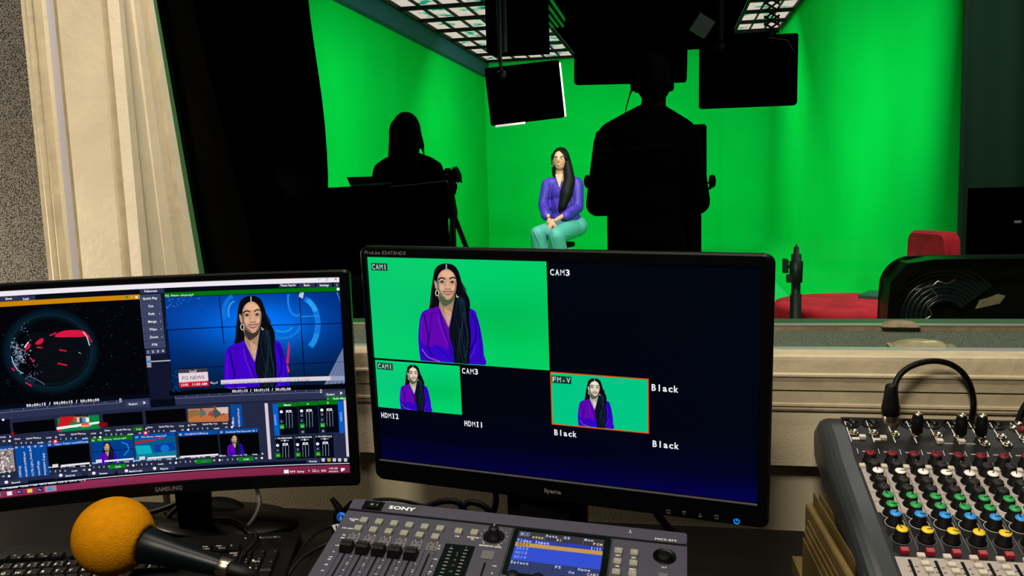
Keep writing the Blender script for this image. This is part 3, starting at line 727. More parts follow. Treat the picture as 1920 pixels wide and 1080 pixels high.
# preview pane
ya, yb = Y_(130, 562), Y_(130, 571); xr = X_(262, 553)
ya = Y_(262, 552); yb = Y_(262, 561)
D.rect(L0, ya, xr, yb, (200, 134, 4), 2, True)
for x, c in ((238, (40, 140, 60)), (247, (210, 160, 60)), (256, (240, 230, 200))): D.rc(x, 557, 3.4, 3.4, c, 4)
pv_t = yb; pv_b = Y_(278, 738); D.rect(L0, pv_t, X_(275, 700), pv_b, (1, 2, 8), 2, True)
rnd = random.Random(11)
for k in range(520):
    x = rnd.uniform(L0, X_(270, 650)); y = rnd.uniform(pv_b+0.006, pv_t-0.002); q = rnd.uniform(0.0001, 0.00045)
    c = rnd.choice([(30, 40, 70), (14, 30, 60), (60, 70, 100), (20, 60, 80), (90, 100, 120)]); D.rect(x-q, y+q, x+q, y-q, c, 3, True)
# the globe
gx, gy = D.P(96, 659); R_ = 0.0515
def ring_(r0, r1, c, lv, a0=0, a1=2*PI, n=64, c2=None):   # radial gradient
    for i in range(n):
        a, b = a0+(a1-a0)*i/n, a0+(a1-a0)*(i+1)/n
        v = [(gx+r*math.cos(t), gy+r*math.sin(t), lv*D.k) for r, t in ((r0, a), (r1, a), (r1, b), (r0, b))]
        D.m.add(v, [(0, 1, 2, 3)], 'display', [c, c2 or c, c2 or c, c])
ring_(R_*1.03, R_*1.22, (3, 30, 44), 3, c2=(1, 3, 9)); ring_(R_*0.86, R_*1.03, (1, 4, 10), 4, c2=(3, 24, 34)); ring_(R_*1.0, R_*1.012, (30, 48, 60), 5)
D.m.poly([(gx+R_*0.87*math.cos(a), gy+R_*0.87*math.sin(a)) for a in np.linspace(0, 2*PI, 48)[:-1]], 3.9*D.k, 'display', (1, 3, 9))
for i in range(-20, 21):
    for j in range(-20, 21):
        x, y = i*0.0030+(j % 2)*0.0015, j*0.0027
        if math.hypot(x, y) < R_*0.93 and x > -R_*0.45 and y < R_*0.55: D.rc(0, 0, 0, 0, (0, 0, 0), 0) if False else D.rect(gx+x-.0004, gy+y+.0004, gx+x+.0004, gy+y-.0004, (44, 56, 66), 5, True)
for k in range(700):
    a = rnd.gauss(PI*1.02, 0.42); rr = R_*(1-abs(rnd.gauss(0, 0.20))); x, y = rr*math.cos(a), rr*math.sin(a)
    if math.sin(x*160+1)*math.cos(y*140)+rnd.uniform(-.5, .5) < -0.1: continue
    q = rnd.uniform(0.0002, 0.0007); D.rect(gx+x-q, gy+y+q, gx+x+q, gy+y-q, rnd.choice([(150, 160, 190), (90, 100, 140), (60, 130, 150), (200, 205, 215), (60, 60, 96)]), 6, True)
RED = (214, 20, 62)
for pts in ([(104, 628), (120, 620), (150, 619), (162, 624), (158, 631), (130, 632), (106, 632)], [(66, 644), (74, 636), (81, 634), (80, 642), (72, 646)], [(48, 652), (56, 644), (57, 650), (50, 656)]): D.poly(pts, RED, 7)
for p in ([(93, 629), (106, 624)], [(156, 622), (173, 641)], [(160, 624), (168, 632)], [(69, 651), (80, 652)], [(111, 656), (125, 658)], [(108, 681), (126, 685)], [(56, 670), (64, 679)], [(22, 690), (27, 695)], [(48, 717), (60, 724)], [(46, 658), (52, 651)]): D.line(p, 1.9, RED, 8)
D.line([(156, 622), (163, 632), (168, 648)], 1.1, (230, 226, 226), 9, sm=True); D.line([(147, 660), (152, 663)], 0.6, (200, 200, 210), 9)
D.line([(22, 668), (26, 682), (34, 694), (44, 700)], 1.0, (190, 196, 214), 9, sm=True)
D.line([(46, 652), (50, 646), (54, 641)], 1.6, (225, 220, 225), 9, sm=True); D.line([(52, 705), (70, 712), (84, 721)], 0.8, (120, 116, 150), 9, sm=True)
D.mono(50, 763, '00:00:15 / 00:00:15 / 00:00:00', 4.0, WH, 9, 94)
def pane_bar(x0, y0, x1, y1, bx):
    D.rect(x0 if x0 > 0 else L0, 0, 0, 0, PAN, 0, True) if False else None
    a = X_(x0, y0) if x0 > 0 else L0; t, b = Y_(x1, y1), Y_(x1, y1)-0.0085
    D.rect(a, t, X_(x1, y1), b-0.006, PAN, 3, True); D.rect(a, (t+b)/2+0.0003, X_(bx-8, y1), (t+b)/2-0.0004, (110, 120, 150), 4, True)
    for k in range(14):
        x = a+(X_(bx-14, y1)-a)*k/13; D.rect(x-.0003, t-.0012, x+.0003, t-.0022, (200, 205, 220), 5, True)
    D.rc(bx-6, y1+4.5, 2.6, 5.2, WH, 5); D.rc(bx-6, y1+4.5, 1.4, 4, PAN, 6)
pane_bar(-1, 765, 281, 746, 232); pane_bar(328, 746, 648, 729, 608)
for x, y in ((250, 757), (620, 739)): D.rc(x, y, 19, 7.5, BTN, 6); D.text(x, y+2, 'Restart', 2.8, WH, 8, al='c', bold=0.02)
for x, y in ((271, 755), (640, 737)): D.rc(x, y, 11, 7.5, BTN, 6); D.poly([(x-2, y-3), (x+2.5, y), (x-2, y+3)], WH, 8, False)
# transition buttons
D.rc(294, 647, 31, 160, NAVY, 1)
D.rc(285, 545.5, 33, 6.5, PAN, 3); D.text(283, 547.5, 'Fullscreen', 3.0, WH, 5, al='c', bold=0.02)
for i, st in enumerate(('Quick Play', 'Cut', 'Fade', 'Merge', 'Wipe', 'Zoom', 'FTB')):
    x, y = 281.5+1.45*i, 559+14.5*i; D.rc(x, y, 28, 9.9, (104, 112, 146), 2); D.rc(x, y, 27.2, 9.2, BTN, 3); D.text(x, y+2.3, st, 3.2, WH, 5, al='c', bold=0.02)
    if 1 < i < 6: D.rc(x+15, y, 1, 1, WH, 5)
for i in range(4): D.rc(278+9.2*i, 660-0.7*i, 6.8, 7, BTN, 3); D.text(278+9.2*i, 662-0.7*i, str(i+1), 3.2, WH, 5, al='c', bold=0.03)
D.rc(298, 677, 34, 1.7, (180, 180, 190), 3); D.rc(279, 678, 6, 17, (168, 150, 160), 4); D.rc(279, 678, 6, 3, (0, 140, 230), 5)
# output pane: newsreader in front of a video wall
ga, gb = D.P(308, 550), D.P(643, 538); D.rect(ga[0], Y_(640, 538), R0, Y_(640, 546), GRN, 2, True)
D.text(310, 556.5, 'PG  iNews -close.mp4', 3.0, (220, 250, 220), 5, bold=0.01); D.disc(634, 542, 2.2, WH, 5)
vx0, vy0 = X_(309, 560), Y_(642, 547); vx1, vy1 = R0, Y_(648, 720); n = 10
D.rect(X_(318, 740), vy1, R0, Y_(648, 728), (1, 2, 6), 2, True)
for i in range(n):
    for j in range(n):
        def q(a, b):
            g = math.exp(-((a-.62)**2+(b-.35)**2)/.09); h2 = math.exp(-((a-.3)**2+(b-.3)**2)/.1)
            return (0, int(30+40*h2+110*g*0.6+12*(1-b)), int(max(60, min(255, 120+110*g+70*h2-60*b*b))))
        xa, xb = vx0+(vx1-vx0)*i/n, vx0+(vx1-vx0)*(i+1)/n; yt, yu = vy0+(vy1-vy0)*j/n, vy0+(vy1-vy0)*(j+1)/n
        D.rect(xa, yt, xb, yu, [q(i/n, j/n), q((i+1)/n, j/n), q((i+1)/n, (j+1)/n), q(i/n, (j+1)/n)], 3, True)
for a in range(26):                                                                       # perspective lattice, top left
    D.line([(311+a*3.2, 556), (311, 572+a*3.4)] if a < 14 else [(311+a*3.2, 556), (311+(a-14)*3, 618)], 0.25, (10, 90, 190), 4)
for k in range(90):
    x, y = rnd.uniform(312, 385), rnd.uniform(556, 580); 
    if (y-556) < 26-(x-312)*0.34: D.rc(x, y, 1.0, 0.7, rnd.choice([(40, 150, 230), (20, 110, 210), (120, 200, 250)]), 5)
for k in range(60): D.rc(rnd.uniform(322, 345), rnd.uniform(690, 735), 1.1, 0.8, (20, 90, 170), 5)
def arc(cx, cy, rx, ry, a0, a1, wd, c, lv):
    D.line([(cx+rx*math.cos(math.radians(a0+(a1-a0)*k/14)), cy+ry*math.sin(math.radians(a0+(a1-a0)*k/14))) for k in range(15)], wd, c, lv)
arc(566, 608, 30, 48, -80, 60, 8, (16, 118, 226), 4); arc(566, 608, 30, 48, -70, -30, 7, (40, 160, 235), 5); arc(566, 608, 30, 50, 20, 55, 7.5, (30, 140, 225), 5)
arc(530, 600, 36, 34, 10, 110, 4, (14, 116, 214), 4); arc(530, 598, 24, 24, 40, 120, 2.5, (20, 150, 220), 5); arc(556, 562, 16, 30, 60, 200, 3, (20, 130, 230), 4)
arc(440, 585, 20, 30, 150, 260, 6, (12, 110, 220), 4); arc(440, 585, 12, 20, 150, 270, 3, (30, 150, 235), 5)
D.poly([(562, 549), (570, 548), (568, 560), (560, 556)], (190, 200, 220), 6, False); D.line([(562, 594), (598, 592)], 1.2, (30, 160, 220), 5)
D.poly([(541, 640), (544, 650), (541, 684), (536, 684)], (200, 30, 110), 5, False); D.poly([(534, 686), (540, 686), (543, 696), (536, 702)], (230, 60, 90), 5, False)
D.poly([(645, 652), (648, 718), (608, 721)], (96, 112, 150), 6, False)
for k in range(5): D.line([(645, 655+k*6), (612+k*8, 720)], 0.35, (190, 200, 225), 7)
D.line([(632, 548), (643, 566)], 0.9, (120, 200, 235), 6)
LNE = (0, 6, 40)
D.line([(411, 556), (420, 645)], 1.3, LNE, 6); D.line([(561, 549), (572, 722)], 1.3, LNE, 6)
D.line([(313, 618.5), (642, 606)], 1.2, LNE, 6); D.line([(320, 692), (420, 687)], 1.0, LNE, 6); D.line([(530, 683), (646, 678.5)], 1.0, LNE, 6)
girl(D, (315, 552), (657, 742), 8, tmax=0.89, mono=True)
D.rect(X_(414, 712), Y_(640, 704.5), X_(620, 706), Y_(640, 712.5), (216, 206, 216), 26, True); D.rect(X_(620, 706), Y_(640, 704.5), R0, Y_(640, 713), (150, 160, 190), 25, True)
AR = '\ufeea\ufee4\ufed4\ufee3 \ufeae\ufbff\ufbfe\ufe97 \ufe8e\ufee8\ufeb4\ufe94 \ufe8e\ufee4\ufec0\ufecc \ufeae\ufee3\ufe8e \ufeb2\ufebb\ufed4\ufbff\ufe8e \ufe8e\ufef4\ufeee\ufee0\ufe90 \ufed0\ufedb\ufebb\ufeae\ufe8e \ufe8e\ufee0\ufeae\ufeb3 \ufedf\ufee4\ufe94'
D.text(417, 720.0, AR.replace('\ufbff', '\ufef4').replace('\ufbfe', '\ufef4'), 3.2, (50, 46, 60), 28, w=126)
D.rc(362, 695, 40, 5.6, (60, 56, 58), 24); D.text(362, 697, '\ufe94\ufef4\ufe91\ufeae\ufecc\ufedf\ufe8d', 2.8, WH, 26, al='c', bold=0.02)
D.rc(363, 707, 41, 14, (226, 210, 218), 24); D.text(363, 711, 'PG NEWS', 5.2, (80, 44, 60), 26, w=31, al='c')
D.rc(364.5, 720, 41, 8, (206, 14, 36), 24); D.text(364.5, 722.5, 'LIVE   11:00 AM', 3.6, WH, 26, w=36, al='c', bold=0.01)
D.text(395, 719, '\ufe8e\ufedc\ufef3\ufeae\ufee3\ufe8d', 3.0, WH, 26, w=10, bold=0.01)
D.mono(436, 735.5, '00:01:15 / 00:01:15 / 00:00:00', 3.9, WH, 30, 84)
# lower mixer area
def lab_row(x, y, s_=1.0, loop=False, audio=0, rec=False):
    for dx, st, on in ((5, 'Close', 0), (27, 'Quick Play', 0), (48, 'Cut', 0), (65, 'Loop', loop)):
        if on: D.rc(x+dx-1, y-dx*0.047, 13, 6, GRN, 6)
        D.text(x+dx-4, y+2-dx*0.047, st, 2.3, WH, 8, bold=0.02)
    D.poly([(x+78, y-5.5), (x+81.5, y-3.4), (x+78, y-1.2)], WH, 8, False)
    for i in range(4): D.text(x+4+9*i, y+9.5-0.4*i, str(i+1), 2.5, WH, 8, bold=0.02)
    if audio: D.rc(x+48, y+6.5, 22, 6, (0, 132, 20), 6)
    D.text(x+44, y+8.6, 'Audio', 2.3, WH if audio != 2 else (90, 94, 120), 8, bold=0.02)
    if rec: D.rc(x+78, y+4.6, 7, 6, (206, 10, 40), 6)
    D.disc(x+78, y+4.6, 1.7, WH, 8, 10); D.disc(x+67.5, y+5, 1.7, WH, 7, 10, 1.2); D.disc(x+67.5, y+5, 1.1, DK, 8, 10, 0.7)
D.rect(L0, Y_(650, 748), R0, Y_(652, 862), (34, 40, 66), 1, True)
D.rect(L0, Y_(0, 787), X_(18, 790), Y_(0, 815), (2, 4, 14), 3, True); D.disc(6, 787, 1.6, WH, 9); 
for x0_, y0_, x1_, y1_, c in ((21, 790, 104, 810, (1, 2, 4)), (105, 782, 187, 806, (0, 130, 66)), (190, 775, 268, 797, (1, 2, 4)), (270, 769, 349, 792, (2, 2, 4)), (350, 766, 428, 788, (176, 130, 104))):
    D.rect(*(X_(x0_+2, y0_), Y_((x0_+x1_)/2, (y0_+y0_-4)/2+1), X_(x1_+1, y1_), Y_((x0_+x1_)/2, y1_+1)), c, 4, True)
D.poly([(113, 782), (140, 780), (133, 795), (112, 809), (107, 809)], (196, 24, 30), 5, False); D.poly([(106, 801), (186, 790), (186, 794), (107, 806)], (238, 238, 238), 6, False)
for x, c in ((143, (210, 60, 60)), (151, (60, 50, 60)), (157, (80, 140, 210)), (164, (236, 236, 240)), (147, (240, 200, 180))):
    D.rc(x, 787, 4.5, 7, c, 7); D.disc(x, 781, 1.7, (190, 130, 100), 8, 8); D.disc(x, 779.6, 1.6, (20, 16, 16), 9, 8)
D.rc(160, 797, 10, 6, (230, 90, 60), 8); D.text(120, 803, 'WORLD  NEWS', 2, WH, 9, w=36)
D.rc(193, 796, 12, 6, (130, 4, 16), 5); D.rc(24, 813, 4, 3, (160, 4, 20), 5)
D.poly([(352, 770), (370, 768), (380, 776), (376, 790), (353, 790)], (140, 104, 60), 5, False); D.poly([(400, 764), (428, 763), (428, 775), (405, 775)], (206, 190, 180), 5, False)
for pts, c in (([(374, 772), (380, 768), (386, 772), (388, 784), (374, 784)], (96, 106, 104)), ([(398, 770), (405, 766), (414, 774), (412, 784), (398, 784)], (70, 84, 84)), ([(354, 784), (380, 776), (404, 782), (428, 776), (428, 790), (354, 792)], (190, 110, 60)), ([(388, 780), (394, 770), (400, 776), (402, 786), (392, 788)], (176, 60, 60)), ([(410, 780), (420, 774), (427, 784), (414, 788)], (150, 84, 40))): D.poly(pts, c, 6, False)
D.disc(377, 768, 2.2, (150, 70, 50), 8); D.disc(403, 764, 2.4, (140, 60, 40), 8)
for x, y, kw in ((-60, 822, {}), (26, 823, {'rec': True}), (110, 815, {}), (195, 807, {'loop': True, 'rec': True}), (275, 801, {}), (357, 796, {})): lab_row(x, y, **kw)
for i in range(2): D.rect(X_(432+11*i, 760), Y_(436, 759), X_(442+11*i, 760), Y_(436, 800), BLU, 4, True)
for i, st in enumerate(('vMixBasic', 'PG-NEWS-ALPHA.mp4')):
    X, Y = D.P(439.5+11*i, 800); D.m.text(X, Y, st, 0.0026, 8*D.k, 'display', None if i == 0 else 0.028, WH, rot=PI/2)
# second row of inputs
D.rect(L0, Y_(12, 836), X_(23, 836), Y_(12, 843), BLU, 4, True); D.text(-2, 845, 'World_Wide', 2.4, WH, 8)
D.rect(L0, Y_(12, 843), X_(25, 850), Y_(12, 885), (150, 140, 140), 4, True)
for k in range(160): D.rc(rnd.uniform(-40, 24), rnd.uniform(847, 884), rnd.uniform(1, 3), rnd.uniform(1, 4), rnd.choice([(240, 236, 236), (60, 54, 56), (100, 90, 90), (190, 180, 176), (130, 60, 70)]), 5)
lab_row(-61, 888)
for i in range(5):
    D.rect(X_(27+12*i, 833), Y_(60, 834), X_(38+12*i, 833), Y_(60, 894), BLU, 4, True); D.text(31+11.7*i, 840.5-0.7*i, str(10+i), 2.6, WH, 8, al='c', bold=0.02)
    X, Y = D.P(40.5+11.7*i, 894-1.0*i); D.m.text(X, Y, ('CARDA.jpg', 'PG-NEWS-ALPINE.mp4', 'CCTB_Lights_Freed_Burn', 'vision03.jpg', 'PG2024-5.jpg')[i], 0.0026, 8*D.k, 'display', (0.016, 0.036, 0.044, 0.021, 0.032)[i], WH, rot=PI/2)
boxes = ((87, 824, 166, 15, 'News Ticker Line2020.png', (1, 2, 4)), (169, 816, 249, 16, 'PG  iNews -close.mp4', (0, 60, 140)), (251, 811, 328, 17, 'PG iNews -long.mp4', (0, 90, 130)), (333, 806, 408, 18, 'PG-NEWS-TABLE.png', (1, 2, 4)), (410, 802, 484, 19, 'DeckLink Mini Recorder 4K 1', (1, 2, 4)))
geo = []
for x0_, y0_, x1_, nn, st, c in boxes:
    xm = (x0_+x1_)/2; a, b = X_(x0_, y0_+3), X_(x1_, y0_+3); t = Y_(xm, y0_+2)
    D.rect(a, t, b, t-0.0068, BLU if nn != 16 else GRN, 4, True); D.m.text(a+0.002, t-0.0052, str(nn), 0.0028, 8*D.k, 'display', None, WH, bold=0.02)
    D.m.text(a+0.010, t-0.0052, st, 0.0026, 8*D.k, 'display', min(0.044, len(st)*0.0019), WH)
    D.rect(a, t-0.0068, b, t-0.0400, c, 4, True); geo.append((a, t-0.0068, b, t-0.04))
def gl(a, b): return (X0g+(X1g-X0g)*a, Y0g+(Y1g-Y0g)*b)
for i in (0, 1, 2, 3):
    X0g, Y0g, X1g, Y1g = geo[i]
    yb_ = 0.84 if i != 3 else 0.88
    a, b = gl(0.28 if i != 3 else 0.02, yb_), gl(0.98, yb_+0.08); D.rect(a[0], a[1], b[0], b[1], (230, 228, 232), 28, True)
    if i != 3: a, b = gl(0.08, 0.78), gl(0.22, 0.93); D.rect(a[0], a[1], b[0], b[1], (220, 214, 220), 28, True)
X0g, Y0g, X1g, Y1g = geo[1]
a, b = gl(0.34, 0.0), gl(0.36, 1); D.rect(a[0], a[1], b[0], b[1], (0, 14, 60), 5, True); a, b = gl(0, 0.42), gl(1, 0.45); D.rect(a[0], a[1], b[0], b[1], (0, 14, 60), 5, True)
D.line([gl(.72, .1), gl(.85, .2), gl(.88, .45), gl(.75, .7)], 1.6, (20, 140, 230), 5, local=True)
X0g, Y0g, X1g, Y1g = geo[2]
for q, c in (([gl(0, .1), gl(.7, .0), gl(.7, .06), gl(0, .2)], (190, 20, 40)), ([gl(0, .28), gl(.36, .3), gl(.42, .75), gl(.04, .75)], (10, 170, 190)), ([gl(.45, .3), gl(.95, .25), gl(.98, .6), gl(.5, .66)], (6, 60, 160)), ([gl(.0, .7), gl(1, .62), gl(1, .82), gl(0, .9)], (10, 120, 150))): D.poly(q, c, 5, False, True)
D.disc(309, 841, 6, (16, 110, 200), 6)
X0g, Y0g, X1g, Y1g = geo[1]
class _S:                                                                                 # small presenter pictures in two of the tiles
    def __init__(s, D, tl, br): s.m = D.m; s.k = D.k; s.line = D.line; s.t = (tl, br); s.n = 0
    def P(s, *p): s.n += 1; return s.t[0] if s.n % 2 else s.t[1]
girl(_S(D, gl(-0.12, 0.0), gl(0.96, 1.06)), (), (), 8, tmax=0.94)
X0g, Y0g, X1g, Y1g = geo[4]; girl(_S(D, gl(-0.14, 0.0), gl(1.0, 1.03)), (), (), 8, tmax=0.965)
for x, y, kw in ((90, 876, {}), (172, 868, {'audio': 1}), (252, 863, {}), (334, 858, {'audio': 2}), (413, 854, {'audio': 1})): lab_row(x, y, **kw)
# scroll bars and audio mixer
D.rect(X_(496, 757), Y_(498, 756), X_(502, 757), Y_(503, 861), (216, 200, 214), 4, True); D.rect(X_(644, 750), Y_(646, 750), R0, Y_(650, 856), (216, 200, 214), 4, True)
D.rect(X_(612, 744), Y_(630, 742.5), R0, Y_(630, 750), (0, 120, 14), 7, True); D.text(624, 748.8, 'Audio Mixer', 2.8, WH, 9, bold=0.02); D.text(614, 748.8, '((', 2.4, (140, 240, 200), 9)
D.rect(X_(511, 757), Y_(513, 757), X_(521, 757), Y_(516, 817), (0, 92, 204), 4, True); D.rect(X_(633, 752), Y_(636, 752), X_(642.5, 752), Y_(640, 812), (0, 92, 204), 4, True)
X, Y = D.P(519, 797); D.m.text(X, Y, 'OUTPUTS', 0.003, 8*D.k, 'display', 0.016, (180, 220, 255), rot=PI/2); X, Y = D.P(642, 789); D.m.text(X, Y, 'INPUTS', 0.003, 8*D.k, 'display', 0.013, (180, 220, 255), rot=PI/2)
for i, st in enumerate(('Master', 'A', 'B')):
    x = 521+38*i; a = X_(x, 760); b = X_(x+36.5, 760); t = Y_(x+18, 755-2*i); t2 = Y_(x+18, 815-2*i)
    D.rect(a, t, b, t-0.006, (0, 118, 12), 5, True); D.rect(a, t-0.006, b, t2, (1, 6, 20), 4, True); D.m.text((a+b)/2, t-0.0046, st, 0.0027, 8*D.k, 'display', None, WH, al='c', bold=0.02)
    D.disc(x+6.5, 772-1.6*i, 2.3, WH, 6); D.rc(x+8, 800-1.6*i, 6.4, 7, (10, 150, 30), 6); D.text(x+8, 802-1.6*i, '(1(', 2.6, WH, 8, al='c'); D.rc(x+7, 790-1.6*i, 5, 5.5, PAN, 6); D.text(x+7, 792-1.6*i, '1', 2.6, WH, 8, al='c')
    if i: D.rc(x+7, 780-1.6*i, 5, 5.5, PAN, 6); D.text(x+7, 782-1.6*i, 'S', 2.6, WH, 8, al='c'); D.rc(x+9, 811-1.6*i, 5.5, 5.5, PAN, 6); D.text(x+9, 813-1.6*i, 'M', 2.6, WH, 8, al='c')
    D.line([(x+20.5, 770-1.6*i), (x+22, 803-1.6*i)], 0.7, (130, 150, 190), 6); D.rc(x+20.5, 771-1.6*i, 7.6, 3.4, WH, 7); D.rc(x+20.5, 771-1.6*i, 4, 1.4, (60, 70, 90), 8)
    for k in range(13):
        for s_ in (-5.5, 5.5): D.rc(x+21+s_+0.06*k, 772-1.6*i+2.4*k, 0.9, 0.7, (190, 200, 215), 6)
    x = 516+37.5*i; a = X_(x, 825); b = X_(x+34, 825); t = Y_(x+17, 818-1.6*i); t2 = Y_(x+17, 860-1.2*i)
    D.rect(a, t, b, t2, (1, 6, 20), 4, True); D.m.text(a+0.001, t-0.004, '%d  PG-NEWS-%s' % (i+1, ('INTR', 'INTR', 'AJ-2')[i]), 0.0025, 8*D.k, 'display', 0.024, WH, bold=0.02)
    D.rc(x+18, 826-1.6*i, 12, 0.6, WH, 6); D.rc(x+18, 826-1.6*i, 1.4, 3.4, WH, 6)
    D.disc(x+4.5, 835-1.4*i, 2.3, WH, 6); D.rc(x+5, 844-1.4*i, 5, 5, PAN, 6); D.text(x+5, 846-1.4*i, 'S', 2.6, WH, 8, al='c'); D.rc(x+5.5, 853.5-1.4*i, 6.8, 7, (10, 140, 20), 6); D.rc(x+5.5, 854-1.4*i, 4, 1.2, (200, 210, 40), 8)
    D.line([(x+19, 834-1.4*i), (x+20, 858-1.4*i)], 0.7, (130, 150, 190), 6); D.rc(x+19, 833-1.4*i, 7.6, 3.4, WH, 7); D.rc(x+19, 833-1.4*i, 4, 1.4, (60, 70, 90), 8)
    for k in range(10):
        for s_ in (-5.5, 5.5): D.rc(x+19.5+s_+0.06*k, 835-1.4*i+2.4*k, 0.9, 0.7, (190, 200, 215), 6)
# status strip and task bar
D.rect(L0, Y_(652, 861.5), R0, Y_(654, 867.5), (2, 10, 30), 5, True)
D.rc(587, 864.5, 20, 5.6, PAN, 6); D.text(587, 866.3, 'Overlay', 2.6, WH, 8, al='c', bold=0.02)
for x, c in ((606, WH), (617, (230, 200, 20)), (627, WH), (637, WH), (648, WH)): D.rc(x, 862.3, 4.5, 4.5, c, 8); D.rc(x, 862.3, 3, 1, PAN, 9)
for x, y, st in ((18, 905, 'Record'), (120, 892, 'External'), (182, 888, 'Stream'), (243, 883.5, 'MultiCorder'), (296, 879, 'PlayList')):
    D.rc(x+8, y-1, 36 if x != 243 else 44, 6, PAN, 6); D.disc(x-6, y-1, 2.3, WH, 8); D.text(x+12, y+1, st, 2.6, WH, 8, al='c', bold=0.02)
D.rect(L0, Y_(654, 868.0), R0, Y_(654, 869.2), (226, 226, 236), 8, True)
D.text(4, 917.6, '30 Render Time: 1 ms  GPU Mem: 100 %  CPU: 12 %', 2.6, WH, 9, w=108, bold=0.02); D.rect(L0, Y_(20, 911.6), X_(152, 912), Y_(20, 919.0), (2, 10, 30), 7, True)
D.rect(L0, Y_(654, 871.5), R0, B0, [(150, 52, 92), (122, 34, 66), (122, 34, 66), (130, 40, 76)], 6, True)
for x, y, c, st in ((-4, 927.5, (40, 200, 180), ''), (18, 925, (236, 230, 232), ''), (37, 922, (44, 22, 82), 'Pr'), (56, 920, (236, 200, 80), ''), (75, 918, (0, 30, 60), 'Ps'), (95, 916, (30, 140, 220), '')):
    D.rc(x, y, 6.4, 5.6, c, 9)
    if st: D.text(x, y+2, st, 3, (170, 190, 255), 10, al='c', bold=0.02)
D.rc(95, 916, 15, 8.6, (190, 120, 150), 8); D.rc(97, 915, 3, 3, (90, 190, 60), 10)
D.rc(537, 884, 7, 5.5, WH, 9); D.text(544, 886.2, '94\u00b0F  Sunny', 3.0, WH, 10, w=21, bold=0.02); D.text(578, 885, '^', 3.4, WH, 10, bold=0.03); D.rc(589, 882.3, 4.4, 3.4, WH, 9); D.rc(589, 882, 3.2, 2.2, (122, 34, 66), 10)
D.text(594, 884.5, '1))', 2.8, WH, 10); D.text(603, 884, 'ENG', 2.9, WH, 10, w=6.6, bold=0.02); D.text(617, 879.5, '9:48 AM', 2.3, WH, 10, w=12.5, bold=0.01); D.text(617, 885.3, '8/3/2023', 2.3, WH, 10, w=13, bold=0.01)
D.rc(643, 880.5, 5.5, 5, WH, 9); D.rc(645, 883, 2.6, 2.6, (122, 34, 66), 10)
# keep the drawing inside the display
D.m.v = [(max(L0, min(R0, x)), max(B0, min(T0, y)), z) for x, y, z in D.m.v]
bend(D.m.build('screen', mon2))
m = MB(); X, Y = D.P(292, 920.5); m.text(X, Y, 'SAMSUNG', 0.0066, 0.0034, 'grey_light', w=0.038, bold=0.03); bend(m.build('lettering', mon2))
m = MB(); a = atY(362, 935, 1.165); hx = lambda xc, y0, y1, z, wd: [(xc-wd, y0, z), (xc+wd, y0, z), (xc+wd, y1, z), (xc-wd, y1, z)]
m.hexa(hx(atY(366, 1005, 1.21).x, 1.20, 1.23, DZ+0.008, 0.021)+hx(atY(361, 930, 1.12).x, 1.105, 1.14, -0.36, 0.024), 'black')
world_part(mon2, 'neck', m)
m = MB(); m.lathe([(0.0, 0.001), (0.125, 0.001), (0.13, 0.005), (0.126, 0.012), (0.05, 0.018), (0.0, 0.019)], 'black_gloss', 40, (a.x, 1.25, DZ)); m.v = [(x, 1.25+(y-1.25)*0.56, z) for x, y, z in m.v]; world_part(mon2, 'base', m)
#@@

# ================================================================ VISION MIXER (switcher panel in front)
def cam_vec(a, b, c): return (CR*a+CU*b+CB*c).normalized()     # camera-frame direction -> world
SWV = (CR*328+CU*627-CB*1592).normalized(); SWU = (CR*8637-CU*477+CB*1592); SWU = (SWU-SWV*SWU.dot(SWV)).normalized(); SWN = SWU.cross(SWV)
SS = 1.08; SWA = ray(664, 937)*SS; K = SS/1.05
sw = thing('vision_mixer', 'grey video switcher panel with black faders and small blue menu display', 'video mixer', SWA, basis(SWU, SWV, SWN))
def swT(): return Matrix.Scale(K, 4)
m = MB(); Wd, Dp = 0.404*K, -0.36*K
inv = (Matrix.Translation(SWA)@basis(SWU, SWV, SWN).to_4x4()).inverted(); fw = inv.inverted()
top = [Vector((0, 0, 0)), Vector((Wd, 0, 0)), Vector((Wd, Dp, 0)), Vector((0, Dp, 0))]
bot = []
for p in top:
    q = fw@p; q.z = DZ+0.001; bot.append(inv@q)
bot = [bot[3], bot[2], bot[1], bot[0]]; tp = [top[3], top[2], top[1], top[0]]
m.hexa([tuple(p) for p in bot]+[tuple(p) for p in tp], 'grey_body')
m.T = swT(); m.rbox(0, -0.0195, 0.404, 0, 0, 0.0025, 0.003, 'grey_body', 0.0008); m.box(0, -0.0215, 0, 0.404, -0.0195, 0.0003, 'black')
m.box(0.2045, -0.36, 0, 0.2052, -0.0215, 0.0003, 'black'); m.box(0.3200, -0.36, 0, 0.3206, -0.0215, 0.0003, 'black')
for i in range(6):                                                                          # dark strips beside the fader slots
    x = 0.0262+0.0188*i; m.box(x-0.0068, -0.26, 0, x-0.0062, -0.078, 0.0002, 'black'); m.box(x+0.0062, -0.26, 0, x+0.0068, -0.078, 0.0002, 'black')
m.build('case', sw)
def P_(name, fn, lab=None):
    m = MB(); m.T = swT(); fn(m); o = m.build(name, sw); 
    if lab: o['label'] = lab
    return o
P_('power_switch', lambda m: (m.box(0.0165, -0.0195, 0.0025, 0.0415, -0.0025, 0.0028, 'black_gloss'), m.box(0.022, -0.017, 0.0028, 0.037, -0.006, 0.0045, 'black'), m.text(0.026, -0.0125, 'O', 0.003, 0.0046, 'print'), m.text(0.034, -0.0125, 'I', 0.003, 0.0046, 'print')))
